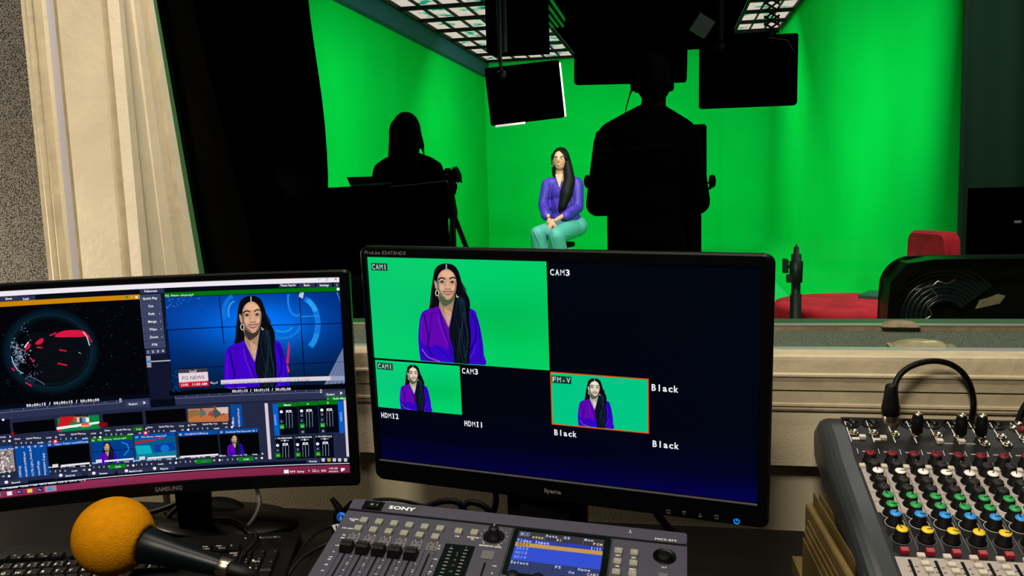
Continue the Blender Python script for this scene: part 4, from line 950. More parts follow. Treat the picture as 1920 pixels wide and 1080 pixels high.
def legends(m):
    z = 0.0004; T = lambda x, y, s_, h=0.0024, al='c', w=None, mm='print': m.text(x, y, s_, h, z, mm, w, None, al, 0.02)
    m.text(0.0490, -0.0135, 'SONY', 0.0062, 0.0027, 'white', 0.033, bold=0.03); m.text(0.368, -0.0185, 'MCS-8M', 0.0034, 0.0027, 'print', 0.0235, bold=0.0)
    T(0.014, -0.0385, 'ACCESS', w=0.012); T(0.014, -0.0415, 'PFL'); T(0.0125, -0.0565, 'CH ON', w=0.013)
    for i in range(6):
        x = 0.0262+0.0188*i; T(x-0.003, -0.0635, 'L', 0.0017); T(x+0.004, -0.0635, 'R', 0.0017)
        for k, d in enumerate((0.102, 0.112, 0.115, 0.125, 0.135, 0.15)): m.box(x+0.0072, -d-0.0004, 0, x+0.0098, -d, z, 'print')
    for y, s_ in ((-0.069, 'PK'), (-0.074, 'SIG')): T(0.0135, y, s_, 0.0022); T(0.1275, y, s_, 0.0022)
    for y, s_ in ((-0.088, '+10'), (-0.099, '0'), (-0.108, '-10'), (-0.112, '-20'), (-0.121, '-40'), (-0.131, '-\u221e')): T(0.0125, y, s_, 0.0022)
    for y, s_ in ((-0.092, '+10'), (-0.104, '0'), (-0.113, '-10')): T(0.129, y, s_, 0.0022); T(0.1965, y, s_, 0.0022)
    T(0.1436, -0.049, 'DIM', 0.002); T(0.1624, -0.048, 'MONITOR', 0.002, w=0.014); T(0.1624, -0.051, 'SEL', 0.002); T(0.1854, -0.060, 'MONITOR LEVEL', 0.0023, w=0.026)
    T(0.1765, -0.0555, '0', 0.002); T(0.194, -0.0565, '10', 0.002)
    for k in range(11): a = math.radians(-45+27*k); m.lathe([(0.0005, 0), (0.0005, 0.0004)], 'print', 6, (0.1854-0.0155*math.cos(a), -0.041+0.0155*math.sin(a), 0))
    for x, y, s_ in ((0.3287, -0.0515, 'KEY'), (0.346, -0.0525, 'EFF'), (0.329, -0.0695, 'FM'), (0.346, -0.0715, 'MISC'), (0.3794, -0.063, 'X-Y')): T(x, y, s_, 0.0023)
    m.tube([(0.3395, -0.006, 0.0028), (0.3395, -0.010, 0.0028)], 0.0004, 'print', 4); m.tube([(0.3375, -0.0115, 0.0028), (0.3395, -0.0095, 0.0028), (0.3415, -0.0115, 0.0028)], 0.0004, 'print', 4)
P_('legends', legends)
for i in range(6):
    for dy, x0 in ((-0.0400, 0.0276), (-0.0555, 0.0261)):
        x = x0+0.0187*i; P_('button', lambda m: m.rbox(x-0.0046, dy-0.0046, x+0.0046, dy+0.0046, 0, 0.0042, 0.0014, 'btn', 0.0008, 3))
    x = 0.0262+0.0188*i
    def led(m):
        m.rbox(x-0.0066, -0.078, x+0.0066, -0.065, 0, 0.0008, 0.0004, 'grey_light', 0, 2)
        for a in (-0.003, 0.003):
            for b in (-0.0685, -0.0745): m.lathe([(0.0009, 0.0008), (0.0009, 0.0011), (0.0001, 0.0012)], 'black', 8, (x+a, b, 0))
    P_('level_lights', led, 'lighter grey plate with four small lamps')
    P_('fader_slot', lambda m: m.box(x-0.0011, -0.26, 0, x+0.0011, -0.083, 0.0004, 'black'))
    if i < 5:
        P_('fader_knob', lambda m: (m.hexa([(x-0.0074, -0.0985, 0.001), (x+0.0074, -0.0985, 0.001), (x+0.0074, -0.0845, 0.001), (x-0.0074, -0.0845, 0.001),
                                            (x-0.0066, -0.0960, 0.0095), (x+0.0066, -0.0960, 0.0095), (x+0.0066, -0.0865, 0.0105), (x-0.0066, -0.0865, 0.0105)], 'knob_black'),
                                    m.box(x-0.0066, -0.0915, 0.0096, x+0.0066, -0.0908, 0.0104, 'black')))
for x, y in ((0.1436, -0.0415), (0.1624, -0.0405)): P_('button', lambda m: m.rbox(x-0.0046, y-0.0046, x+0.0046, y+0.0046, 0, 0.0042, 0.0014, 'btn', 0.0008, 3))
P_('level_knob', lambda m: (m.lathe([(0.0125, 0), (0.0125, 0.0006), (0.0115, 0.0008), (0.0105, 0.0003), (0.0001, 0.0002)], 'black', 28, (0.1854, -0.041, 0)), m.lathe([(0.0088, 0.0003), (0.0088, 0.0012), (0.0062, 0.002), (0.0058, 0.012), (0.0050, 0.013), (0.0001, 0.0131)], 'knob_black', 24, (0.1854, -0.041, 0)),
                            m.box(0.1850, -0.0385, 0.0131, 0.1858, -0.0355, 0.0134, 'print')))
def meter(m):
    m.box(0.134, -0.20, 0, 0.1685, -0.0625, 0.0006, 'black_gloss'); m.text(0.1415, -0.0675, 'L', 0.0022, 0.0008, 'print_dim'); m.text(0.1585, -0.0675, 'R', 0.0022, 0.0008, 'print_dim')
    for k in range(20):
        for xx in (0.1405, 0.1575): m.box(xx, -0.0715-0.0058*k, 0.0006, xx+0.0042, -0.0700-0.0058*k, 0.0009, 'print_dim')
    for y, s_ in ((-0.078, '0'), (-0.082, '-2'), (-0.090, '-8'), (-0.099, '-12'), (-0.109, '-20'), (-0.12, '-30')): m.text(0.1512, y, s_, 0.0024, 0.0008, 'print_dim', al='c')
P_('level_meter', meter, 'black level meter with two columns of segments')
P_('button', lambda m: m.rbox(0.1785, -0.0815, 0.1925, -0.0675, 0, 0.0010, 0.0008, 'grey_light', 0, 2), 'flat square lighter grey button')
P_('fader_slot', lambda m: m.box(0.1842, -0.26, 0, 0.1866, -0.087, 0.0004, 'black'))
lcdf = P_('display_frame', lambda m: m.rbox(0.2065, -0.102, 0.319, -0.0225, 0, 0.0012, 0.002, 'black_gloss', 0, 3))
L = MB(); L.T = swT(); z0 = 0.0014
def Lr(x0, y0, x1, y1, c, lv=0): L.add([(x0, y1, z0+lv*4e-5), (x1, y1, z0+lv*4e-5), (x1, y0, z0+lv*4e-5), (x0, y0, z0+lv*4e-5)], [(0, 1, 2, 3)], 'display', c)
def Lt(x, y, st, w, c, h=0.0048, al='l'):
    p = w/(len(st)-0.2); x0 = x-(w if al == 'r' else 0)
    for i, ch in enumerate(st): L.text(x0+p*(i+.4), y, ch, h if ch.isupper() or ch.isdigit() else h, z0+6*4e-5, 'display', p*(0.4 if ch in 'Il1i/' else 0.76) if ch not in 'Il1i' else None, c, 'c', 0.02)
a, b = 0.2125, 0.3115; CY = (196, 210, 240); TN = (216, 200, 160)
Lr(a, -0.0275, b, -0.0985, (62, 70, 150)); Lr(a, -0.0275, b, -0.0405, (58, 56, 62), 1); Lr(a, -0.0405, b, -0.0475, [(46, 62, 168)]*4, 1)
Lr(a, -0.0475, b, -0.0545, (196, 150, 70), 1); Lr(a, -0.0545, b, -0.0785, (52, 78, 206), 1); Lr(a, -0.0785, b, -0.0985, (50, 60, 104), 1)
for x in (0.2355, 0.2605, 0.2855): Lr(x, -0.0785, x+0.0004, -0.0985, (30, 36, 70), 2)
for x in (0.2440, 0.2640, 0.2880): Lr(x, -0.030, x+0.0004, -0.0395, (120, 116, 120), 2)
Lr(0.2150, -0.0290, 0.2255, -0.0355, (190, 200, 240), 2); Lr(0.2154, -0.0294, 0.2251, -0.0351, (20, 26, 90), 3); Lt(0.2162, -0.0342, 'MIX', 0.008, CY, 0.0036)
Lt(0.2425, -0.0385, '0900', 0.013, TN, 0.0040, 'r'); Lt(0.2450, -0.0335, 'Rate', 0.013, CY, 0.0042); Lt(0.2635, -0.0388, '31', 0.006, TN, 0.0042, 'r'); Lt(0.2655, -0.0335, 'SS', 0.007, CY, 0.0040)
Lt(0.2890, -0.0330, 'Mon', 0.0105, CY, 0.0040); Lt(b-0.0015, -0.0388, 'PGM', 0.0105, TN, 0.0040, 'r')
Lt(0.2135, -0.0466, 'Video Input', 0.037, CY, 0.0048); Lt(b-0.002, -0.0470, '1/11', 0.012, CY, 0.0045, 'r'); Lt(0.2155, -0.0532, 'SDI1', 0.0135, (60, 44, 20), 0.0046)
for k in range(3): Lt(0.2150, -0.0600-0.0075*k, 'SDI%d' % (k+2), 0.0135, (136, 164, 240), 0.0044)
Lt(0.2130, -0.0845, 'Select', 0.020, CY, 0.0044); Lt(0.2625, -0.0845, 'FS', 0.0065, CY, 0.0042); Lt(0.2845, -0.0905, 'On', 0.0065, CY, 0.0042, 'r'); Lt(0.2875, -0.0840, 'Name', 0.0135, CY, 0.0042); Lt(b-0.001, -0.0905, 'CAM1', 0.0125, TN, 0.0042, 'r')
o = L.build('menu_display', sw); o.parent = lcdf; o['label'] = 'lit blue menu screen'
for k in range(4): P_('menu_knob', lambda m: m.lathe([(0.0068, 0), (0.0066, 0.011), (0.0058, 0.0125), (0.0001, 0.0126)], 'knob_black', 20, (0.2215+0.0272*k, -0.1135, 0)))
for i, y in enumerate((-0.0445, -0.0625, -0.0800, -0.098)):
    for x in (0.3287, 0.3462):
        P_('button', lambda m: (m.rbox(x-0.0045, y-0.0045, x+0.0045, y+0.0045, 0, 0.0038, 0.0008, 'btn' if i < 2 else 'btn', 0.0008, 3), m.lathe([(0.0006, 0.0038), (0.0005, 0.0041), (0.0001, 0.0042)], 'print', 8, (x+0.0005, y+0.001, 0))))
P_('joystick', lambda m: (m.lathe([(0.0128, 0), (0.0128, 0.0012), (0.0118, 0.0014), (0.0108, 0.0004), (0.0001, 0.0003)], 'black_gloss', 32, (0.3794, -0.0435, 0)), m.lathe([(0.0085, 0.0004), (0.0078, 0.002), (0.0060, 0.0034), (0.0001, 0.0030)], 'black', 28, (0.3794, -0.0435, 0))))
P_('button', lambda m: m.rbox(0.3735, -0.082, 0.384, -0.0735, 0, 0.003, 0.001, 'grey_light', 0.0006, 3), 'lighter grey oblong button')

# ================================================================ AUDIO MIXER
mx = thing('audio_mixer', 'analogue audio mixing desk with rows of red, white, green, blue and yellow capped knobs', 'audio mixer', (0.40, 1.0, -0.49))
MO = Vector((0.40, 1.0, -0.49))
def MXB(): m = MB(); m.T = Matrix.Translation(-MO); return m
X0, X1 = 0.2405, 0.63
def mz(Y): return -0.388-0.23*(1.155-Y) if Y <= 1.155 else (-0.3745-0.45*(1.185-Y) if Y <= 1.185 else -0.3745+0.275*(Y-1.185))
YF = 0.68
m = MXB(); m.prism([(YF, mz(YF)-0.03), (YF, mz(YF)), (1.155, mz(1.155)), (1.185, mz(1.185)), (1.25, mz(1.25)), (1.27, -0.372), (1.27, -0.42)], X0, X1, 'panel_dark'); m.build('body', mx)
ck = [(YF, mz(YF)-0.034), (YF-0.004, mz(YF)-0.01), (YF, mz(YF)+0.0015), (1.13, mz(1.13)+0.0015), (1.155, mz(1.155)+0.0015), (1.185, mz(1.185)+0.0015), (1.22, mz(1.22)+0.0015), (1.242, mz(1.242)+0.001),
      (1.256, -0.3605), (1.266, -0.368), (1.273, -0.380), (1.274, -0.395), (1.268, -0.418), (1.25, -0.424)]
for xa, xb in ((0.206, X0), (X1, X1+0.034)):
    m = MXB(); n = len(ck); lf = xa < X0
    def ringc(x, d): return [(x, p[1-1]-(d*0.6 if p[0] > 1.24 else 0), p[1]-(d if 2 <= i <= 9 else d*0.2 if i < 12 else -d*0.1)) for i, p in enumerate(ck)]
    st_ = ((0, 0.017), (0.002, 0.010), (0.006, 0.0045), (0.012, 0.0012), (0.018, 0.0), (0.0345, 0.0)) if lf else ((0, 0), (0.016, 0.0), (0.022, 0.0012), (0.028, 0.0045), (0.032, 0.010), (0.034, 0.017))
    RR = [ringc(xa+dx, d) for dx, d in st_]
    for R1, R2 in zip(RR, RR[1:]): m.add(R1+R2, [(i, (i+1) % n, n+(i+1) % n, n+i) for i in range(n)], 'cheek', smooth=True)
    for Rr in (RR[0], RR[-1]): m.add(Rr, [tuple(t) for t in tessellate_polygon([[Vector((p[1], p[2], 0)) for p in Rr]])], 'cheek')
    o = m.build('side_panel', mx)
    if lf: o['label'] = 'slate-grey rounded left side panel'
# local frames on the three sloping faces
def frame(X, Y, slope):
    a = math.atan(slope); return Matrix.Translation(Vector((X, Y, mz(Y)))-MO)@Matrix.Rotation(a, 4, 'X')
YL0, YL1 = 1.148, 1.040      # light upper area
YD1 = 0.972                   # dark send area ends
m = MXB(); e = 0.0004
def strip(y0, y1, mm, x0=X0+0.004, x1=X1-0.004, dz=e): m.add([(x0, y1, mz(y1)+dz), (x1, y1, mz(y1)+dz), (x1, y0, mz(y0)+dz), (x0, y0, mz(y0)+dz)], [(0, 1, 2, 3)], mm)
strip(YL0-0.012, YL1, 'panel_light'); strip(YD1-0.012, YF+0.004, 'panel_light'); m.build('panel', mx)['label'] = 'pale printed fascia areas'
m = MXB()
for i in range(0, 13):
    x = 0.2455+0.027*i
    if i: strip(1.243, 1.188, 'print', x-0.0006, x+0.0006, 2*e); strip(YL0-0.012, YL1, 'black', x-0.0003, x+0.0003, 2*e); strip(YL1, YD1, 'print_dim', x-0.0003, x+0.0003, 2*e); strip(YD1-0.014, YF+0.005, 'black', x-0.0003, x+0.0003, 2*e)
    strip(1.175, 1.166, 'print', x+0.0016, x+0.0022, 2*e)
for y in (1.125, 1.103, 1.082, 1.062, 1.0405): strip(y, y-0.0006, 'print_dim', X0+0.004, X1-0.004, 3*e)
strip(1.243, 1.188, 'print', 0.2425, 0.2436, 2*e); strip(1.151, YL0-0.002, 'print', 0.2505, 0.2509, 2*e)
for i in range(12):
    x = 0.2505+0.027*i
    T0 = m.T; m.T = frame(x, 1.1695, 0.45); m.text(0.003, 0, 'CHANNEL %d' % (i+1), 0.0019, 0.0006, 'print', 0.0145, bold=0.02); m.T = T0
    T0 = m.T; m.T = frame(x, 0.9585, 0.23); m.text(0.001, 0, 'PAN', 0.0012, 0.001, 'print_dim'); m.text(0.016, -0.012, 'PEAK', 0.0014, 0.001, 'black'); m.T = T0
    for k, d in enumerate((0.944, 0.936, 0.926, 0.916, 0.904)):
        T0 = m.T; m.T = frame(x, d, 0.23); m.box(0.0035, 0, 0, 0.0065, 0.0005, 0.0010, 'black'); m.box(0.0115, 0, 0, 0.0145, 0.0005, 0.0010, 'black'); m.T = T0
m.build('legends', mx)
# knobs: one of each colour built once, then copied
def knob_mesh(capm):
    m = MB(); m.lathe([(0.0092, 0), (0.0092, 0.002), (0.0078, 0.0032), (0.0068, 0.0135), (0.0062, 0.0140), (0.0001, 0.0141)], 'knob_black', 20)
    return m
def cap_mesh(capm):
    m = MB(); m.lathe([(0.0064, 0.0139), (0.0062, 0.0150), (0.0001, 0.0152)], capm, 20); m.box(-0.0006, -0.0005, 0.0150, 0.0006, 0.0062, 0.0155, 'black'); m.box(-0.0006, 0.0060, 0.011, 0.0006, 0.0072, 0.0150, 'print'); return m
protos = {}
rr = random.Random(5)
def knob(capm, X, Y):
    rot = Matrix.Rotation(rr.uniform(-1.9, 0.5), 4, 'Z')
    if capm not in protos:
        k = knob_mesh(capm).build('knob', mx); c = cap_mesh(capm).build('knob_cap', k); c['label'] = capm[4:]+' cap'; protos[capm] = (k, c)
    else:
        k0, c0 = protos[capm]; k = inst(k0, mx); c = inst(c0, k)
    k.matrix_local = frame(X, Y, 0.23)@rot
    return k
def rowY(px, py):
    r = ray(px, py); q = abs(r.z/r.y); return 0.6397/(0.23+q)
ROWS = [('cap_red', 1623, 846), ('cap_grey', 1634, 864), ('cap_white', 1641, 879.5), ('cap_grey', 1650, 894), ('cap_grey', 1657, 909), ('cap_green', 1667, 925), ('cap_green', 1675.5, 942.5), ('cap_blue', 1685, 960), ('cap_yellow', 1700, 989.5)]
XC = 0.2590
for i in range(10):
    for cm, px, py in ROWS: knob(cm, XC+0.027*i, rowY(px, py))
# rings printed round the lower knobs
m = MXB()
for i in range(10):
    for cm, px, py in ROWS[5:]:
        T0 = m.T; m.T = frame(XC+0.027*i, rowY(px, py), 0.23); m.tube([(0.0108*math.cos(a), 0.0108*math.sin(a), 0.0006) for a in np.linspace(math.radians(-235), math.radians(55), 20)], 0.0003, 'print' if cm != 'cap_yellow' else 'print_dim', 4); m.T = T0
m.build('dial_rings', mx)
def mbox(name, px, py, i, sx, sy, sz, mm, zt=0.0):
    r = ray(px, py); q = abs(r.z/r.y); Y = (0.388+0.2657-sz)/(0.23+q); X = r.x/r.y*Y
    m = MB(); m.rbox(-sx/2, -sy/2, sx/2, sy/2, 0, sz, 0.0008, mm, 0.0006, 2); o = m.build(name, mx); o.matrix_local = frame(X+0.027*i, Y, 0.23); return o
for i in range(10):
    mbox('switch', 1617, 870, i, 0.0075, 0.0075, 0.004, 'btn_pale')
    for a, b in ((1727, 1038), (1735, 1053), (1742, 1065)): mbox('switch', a, b, i, 0.0085, 0.0070, 0.004, 'btn_pale')
    mbox('switch', 1696, 1027, i, 0.0090, 0.0075, 0.005, 'btn_red')
    m = MXB(); x = XC-0.0005+0.027*i; m.prism([(0.955, mz(0.955)+0.0002), (0.955, mz(0.955)+0.0012), (0.78, mz(0.78)+0.0012), (0.78, mz(0.78)+0.0002)], x-0.0016, x+0.0016, 'black'); m.build('fader_slot', mx)
# jack panel
def onjack(name, px, py, fn, i=0, h=0.0):
    r = ray(px, py); q = abs(r.z/r.y); Y = (0.3745+0.275*1.185-h)/(0.275+q); X = r.x/r.y*Y
    m = MB(); fn(m); o = m.build(name, mx); o.matrix_local = frame(X+0.027*i, Y, 0.275); return o
def hexnut(m):
    m.lathe([(0.0068, 0), (0.0068, 0.0022), (0.0060, 0.0026)], 'silver', 6, smooth=False); m.lathe([(0.0045, 0.002), (0.0045, 0.0052), (0.0032, 0.0054), (0.0030, 0.003), (0.0001, 0.003)], 'silver', 18); m.lathe([(0.0029, 0.0031), (0.0001, 0.0032)], 'black', 14)
def xlrf(m):
    m.lathe([(0.0125, 0), (0.0125, 0.001), (0.0105, 0.0018), (0.0098, 0.0008), (0.0001, 0.0006)], 'black_gloss', 26); 
    for a in (0.5, 2.6, 4.7): m.lathe([(0.0014, 0.0006), (0.0014, 0.0012), (0.0001, 0.0013)], 'print_dim', 8, (0.0055*math.cos(a), 0.0055*math.sin(a), 0))
for px, py in ((1601, 808), (1638, 809), (1678, 811), (1718, 812), (1758, 813), (1797, 815), (1839, 816), (1878, 816), (1847, 829), (1889, 830), (1920, 818)): onjack('jack_socket', px, py, hexnut, 0, 0.004)
for px in (1594, 1632, 1706, 1746, 1784, 1826, 1866): onjack('microphone_socket', px, 794+(px-1594)*0.014, xlrf)
for px, py in ((1909, 797), (1916, 806), (1899, 804)): onjack('phono_socket', px, py, lambda m: m.lathe([(0.0045, 0), (0.0045, 0.004), (0.0030, 0.0042), (0.0028, 0.001), (0.0001, 0.001)], 'silver' if px != 1916 else 'cap_red', 16))
for px, py in ((1617, 821.5), (1656, 823), (1762, 829), (1803, 830)):
    onjack('switch', px, py, lambda m: (m.rbox(-0.0042, -0.0035, 0.0042, 0.0035, 0, 0.0045, 0.0008, 'btn_pale', 0.0005, 2), m.box(-0.014, -0.0045, 0, -0.0045, 0.001, 0.0008, 'btn_pale') if px < 1700 else m.box(0.005, -0.0035, 0, 0.016, -0.0030, 0.0008, 'print')))

# plugs and cables standing in the mixer
def jackplug(px, py, lab):
    t = thing('jack_plug', lab, 'plug', None or (0, 0, 0)); r = ray(px, py+2); q = abs(r.z/r.y); Y = (0.3745+0.275*1.185-0.006)/(0.275+q); X = r.x/r.y*Y; t.location = (X, Y, mz(Y)+0.0055)
    t.rotation_euler = (0.12, 0, 0)
    m = MB(); m.lathe([(0.0068, 0), (0.0074, 0.002), (0.0074, 0.021), (0.0066, 0.022), (0.0066, 0.0245), (0.0060, 0.027), (0.004, 0.0275)], 'cable', 20); m.build('sleeve', t)
    m = MB(); m.lathe([(0.0058, 0.0272), (0.0050, 0.0290), (0.0030, 0.0290), (0.0028, 0.0278), (0.0001, 0.0277)], 'silver', 18); m.build('tip_ring', t); return t
jackplug(1719, 808, 'short black jack plug standing alone just right of the cable connector'); jackplug(1801, 811, 'short black jack plug in the mixer, left one of the pair at the right'); jackplug(1839, 812, 'short black jack plug in the mixer, right one of the pair at the right')
t = thing('connector_cable', 'black microphone cable looping from its silver-collared connector over the back of the mixer', 'cable', tuple(atY(1669, 800, 1.237)))
O = Vector(t.location); Yc = 1.237
m = MB(); m.T = Matrix.Rotation(-0.02, 4, 'Y')@Matrix.Rotation(0.08, 4, 'X'); m.lathe([(0.0108, -0.004), (0.0112, 0.0), (0.0112, 0.017), (0.0106, 0.018)], 'silver', 26); m.build('collar', t)['label'] = 'silver metal collar'
m = MB(); m.T = Matrix.Rotation(-0.02, 4, 'Y')@Matrix.Rotation(0.08, 4, 'X'); m.lathe([(0.0104, 0.017), (0.0122, 0.019), (0.0122, 0.030), (0.0112, 0.034), (0.0100, 0.042), (0.0078, 0.060), (0.0068, 0.062), (0.001, 0.0622)], 'cable', 26); m.build('connector_body', t)
pts = [(1678, 730), (1680, 716), (1690, 700), (1708, 687), (1732, 679), (1757, 677), (1782, 683), (1803, 697), (1817, 718), (1824, 742), (1825, 765), (1820, 792), (1816, 815)]
m = MB(); m.tube([tuple(Vector(p)-O) for p in smooth_open([tuple(atY(x, y, Yc+0.008+0.045*min(1, k/9)+(0.008 if k > 10 else 0))) for k, (x, y) in enumerate(pts)], 6)], 0.0042, 'cable', 10); m.build('cable', t)
m = MB(); m.tube(smooth_open([tuple(atY(x, y, 1.285)) for x, y in ((1906, 800), (1914, 776), (1924, 758), (1945, 735), (1975, 730), (2000, 760), (2005, 800))], 5), 0.0045, 'cable', 8)
tag(m.build('cable'), 'black cable rising behind the mixer at the right edge', 'cable')

# ================================================================ GOLD FINNED PANEL UNDER THE MIXER
t = thing('finned_panel', 'brass-coloured ridged metal panel with thin fins, under the left side of the mixer', 'metal panel', (0.19, 1.0, DZ))
GO = Vector((0.19, 1.0, DZ))
def gfin(x, y1, zt, zb, th, name='fin', rnd_=False):
    m = MB(); m.T = Matrix.Translation(-GO); d = 0.058
    def pt(y, xx, z): return (xx+(y-1.2)*-d, y, z)
    y0 = 0.70
    if not rnd_:
        m.hexa([pt(y0, x-th/2, zb), pt(y0, x+th/2, zb), pt(y1, x+th/2, zb), pt(y1, x-th/2, zb), pt(y0, x-th/2, zt), pt(y0, x+th/2, zt), pt(y1, x+th/2, zt), pt(y1, x-th/2, zt)], 'gold')
    else:
        R1 = [pt(y0, x-th/2, zb), pt(y0, x-th/2, zt-th*.5)]+[pt(y0, x+th/2*math.sin(a), zt-th/2+th/2*math.cos(a)) for a in np.linspace(-1.3, 1.3, 7)]+[pt(y0, x+th/2, zt-th*.5), pt(y0, x+th/2, zb)]
        R2 = [(p[0]-(y1-y0)*d, y1, p[2]) for p in R1]; m.loft([R1[::-1], R2[::-1]], 'gold')
    m.build(name, t)
for k in range(4): gfin(0.1935+0.0072*k, 1.185-0.002*k, -0.446, DZ+0.02, 0.0014)
gfin(0.1835, 1.165, -0.4535, DZ+0.02, 0.010, 'rounded_rib', True)
for k, (x, z, y1) in enumerate(((0.1765, -0.468, 1.14), (0.1735, -0.474, 1.135), (0.1705, -0.480, 1.13), (0.1675, -0.487, 1.125))): gfin(x, y1, z, DZ+0.02, 0.0013)
m = MB(); m.T = Matrix.Translation(-GO); m.hexa([(0.187, 0.72, DZ+0.001), (0.255, 0.72, DZ+0.001), (0.245, 1.19, DZ+0.001), (0.167, 1.19, DZ+0.001), (0.187, 0.72, DZ+0.022), (0.255, 0.72, DZ+0.022), (0.245, 1.19, DZ+0.022), (0.167, 1.19, DZ+0.022)], 'gold'); m.build('base', t)
m = MB(); m.prism([(0.72, DZ+0.001), (1.25, DZ+0.001), (1.25, -0.432), (0.72, -0.530)], 0.27, 0.62, 'black')
tag(m.build('equipment_case'), 'black equipment case under the audio mixer', 'case')

# ================================================================ KEYBOARD
ang = math.atan2(0.074, 0.308); KT = -0.5455; U_ = 0.0190
kp = Vector((-0.947, 1.011, 0)); kb = thing('keyboard', 'black computer keyboard with white legends below the left monitor', 'keyboard', (kp.x, kp.y, DZ), Matrix.Rotation(ang, 3, 'Z')@Matrix.Rotation(math.radians(6), 3, 'X'))
# local: Q key centre at (0,0); x along the rows, y away
zk = 0.0115
m = MB(); m.rbox(-0.045, -0.075, 0.405, 0.093, 0.001, zk, 0.006, 'kb', 0.002); m.v = [(x, y, z if z > 0.002 else 0.001-0.105*y) for x, y, z in m.v]; m.build('case', kb)
def keyobj(cx, cy, w, d, leg, sub=None, hh=0.0052, sub2=None):
    m = MB(); a, b = w/2-0.0008, d/2-0.0008; m.rbox(cx-a, cy-b, cx+a, cy+b, zk, zk+0.0055, 0.0025, 'key', 0.0, 3)
    R1 = MB(); m.loft([[(cx+(x)*q, cy+(y)*q2, z) for x, y in ((a, b), (-a, b), (-a, -b), (a, -b))] for q, q2, z in ((1, 1, zk+0.0052), (0.84, 0.86, zk+0.0078))], 'key')
    z = zk+0.0080
    if leg: m.text(cx-a*0.66, cy-(0.0042 if hh > .003 else -0.001), leg, hh, z, 'print', bold=0.025)
    if sub: m.text(cx+a*0.72, cy-0.0055, sub, 0.0030, z, 'print', al='r')
    if sub2: m.text(cx+a*0.55, cy+0.001, sub2, 0.0030, z, 'print', al='r')
    return m.build('key', kb)
r2 = 'QWERTYUIOP[]'; s2 = ('-', '-', ';', ':', ')', '/', '', '', '', '', '', '')
for i, ch in enumerate(r2): keyobj(U_*i, 0, U_, U_, ch, s2[i] or None)
keyobj(-1.25*U_, 0, 1.5*U_, U_, 'Tab', hh=0.0026); keyobj(12.25*U_, 0, 1.5*U_, U_, '\\')
for i, ch in enumerate('1234567890-='): keyobj(U_*(i-0.5), U_, U_, U_, ch, '\u0661\u0662\u0663\u0664\u0665\u0666\u0667\u0668\u0669\u0660'[i] if i < 10 else None, sub2='!@#$%^&*()_+'[i])
keyobj(-1.5*U_, U_, U_, U_, '`'); keyobj(12*U_, U_, 2*U_, U_, 'Bksp', hh=0.0026)
for i in range(12): keyobj(U_*(-0.35+i*1.04+(i//4)*0.45), 2.38*U_, U_, 0.85*U_, 'F%d' % (i+1), ('>|', '(=>', '=<+', '', '*', '', '', '', '', '', '', '')[i] or None, hh=0.0024)
keyobj(-1.6*U_, 2.38*U_, 1.2*U_, 0.85*U_, 'Esc', hh=0.0026)
for i, ch in enumerate('ASDFGHJKL;'): keyobj(U_*(0.25+i), -U_, U_, U_, ch)
for i, ch in enumerate('ZXCVBNM,./'): keyobj(U_*(0.75+i), -2*U_, U_, U_, ch)
keyobj(3.4*U_, -3*U_, 6*U_, U_, None)
for x, y, w_k, a, b in ((13.4, 2.95, 1, '\u00b7', None), (14.35, 2.95, 1, 'PrtSc', 'SysRq'), (15.5, 2.95, 1.25, 'Pause', 'Break'), (16.55, 2.95, 1.0, '[]', None)): keyobj(x*U_, (y-0.85)*U_+0.003, w_k*U_, 0.85*U_, a, b, hh=0.0026)
for x, a in ((14.2, 'Home'), (15.25, 'End')): keyobj(x*U_, 1.0*U_, U_, U_, a, hh=0.0026)
for x, a in ((14.2, 'Del'), (15.25, 'PgDn')): keyobj(x*U_, 0*U_, U_, U_, a, hh=0.0026)
NX = 16.75
for i, a in enumerate(('NumLk', '/', '*', '-')): keyobj((NX+i)*U_+0.001, 1.0*U_+0.001, U_, U_, a if i == 0 else None, None if i else '[1]', hh=0.0026, sub2=a if i else None)
for i, (a, b, c_) in enumerate((('7', 'Home', 'v'), ('8', '+', '^'), ('9', 'PgUp', '<'))): keyobj((NX+i)*U_+0.001, 0, U_, U_, a, b, sub2=c_)
keyobj((NX+3)*U_+0.001, -0.5*U_, U_, 2*U_, None, None, sub2='+')
for i, (a, b, c_) in enumerate((('4', '<', '\u0664'), ('5', '', '\u0665'), ('6', '>', '\u0666'))): keyobj((NX+i)*U_+0.001, -U_, U_, U_, a, b or None, sub2=c_)
for i, a in enumerate('123'): keyobj((NX+i)*U_+0.001, -2*U_, U_, U_, a)
keyobj((NX+3)*U_+0.001, -2.5*U_, U_, 2*U_, 'Enter', hh=0.0024)
for k in range(3): m = MB(); m.lathe([(0.0012, zk), (0.0011, zk+0.0006), (0.0001, zk+0.0007)], 'print', 8, ((NX+0.2+1.2*k)*U_, 0.078, 0)); m.build('indicator_light', kb)
m = MB(); m.box(18.2*U_, 0.074, zk, 19.8*U_, 0.080, zk+0.0004, 'grey_body'); m.build('badge', kb)

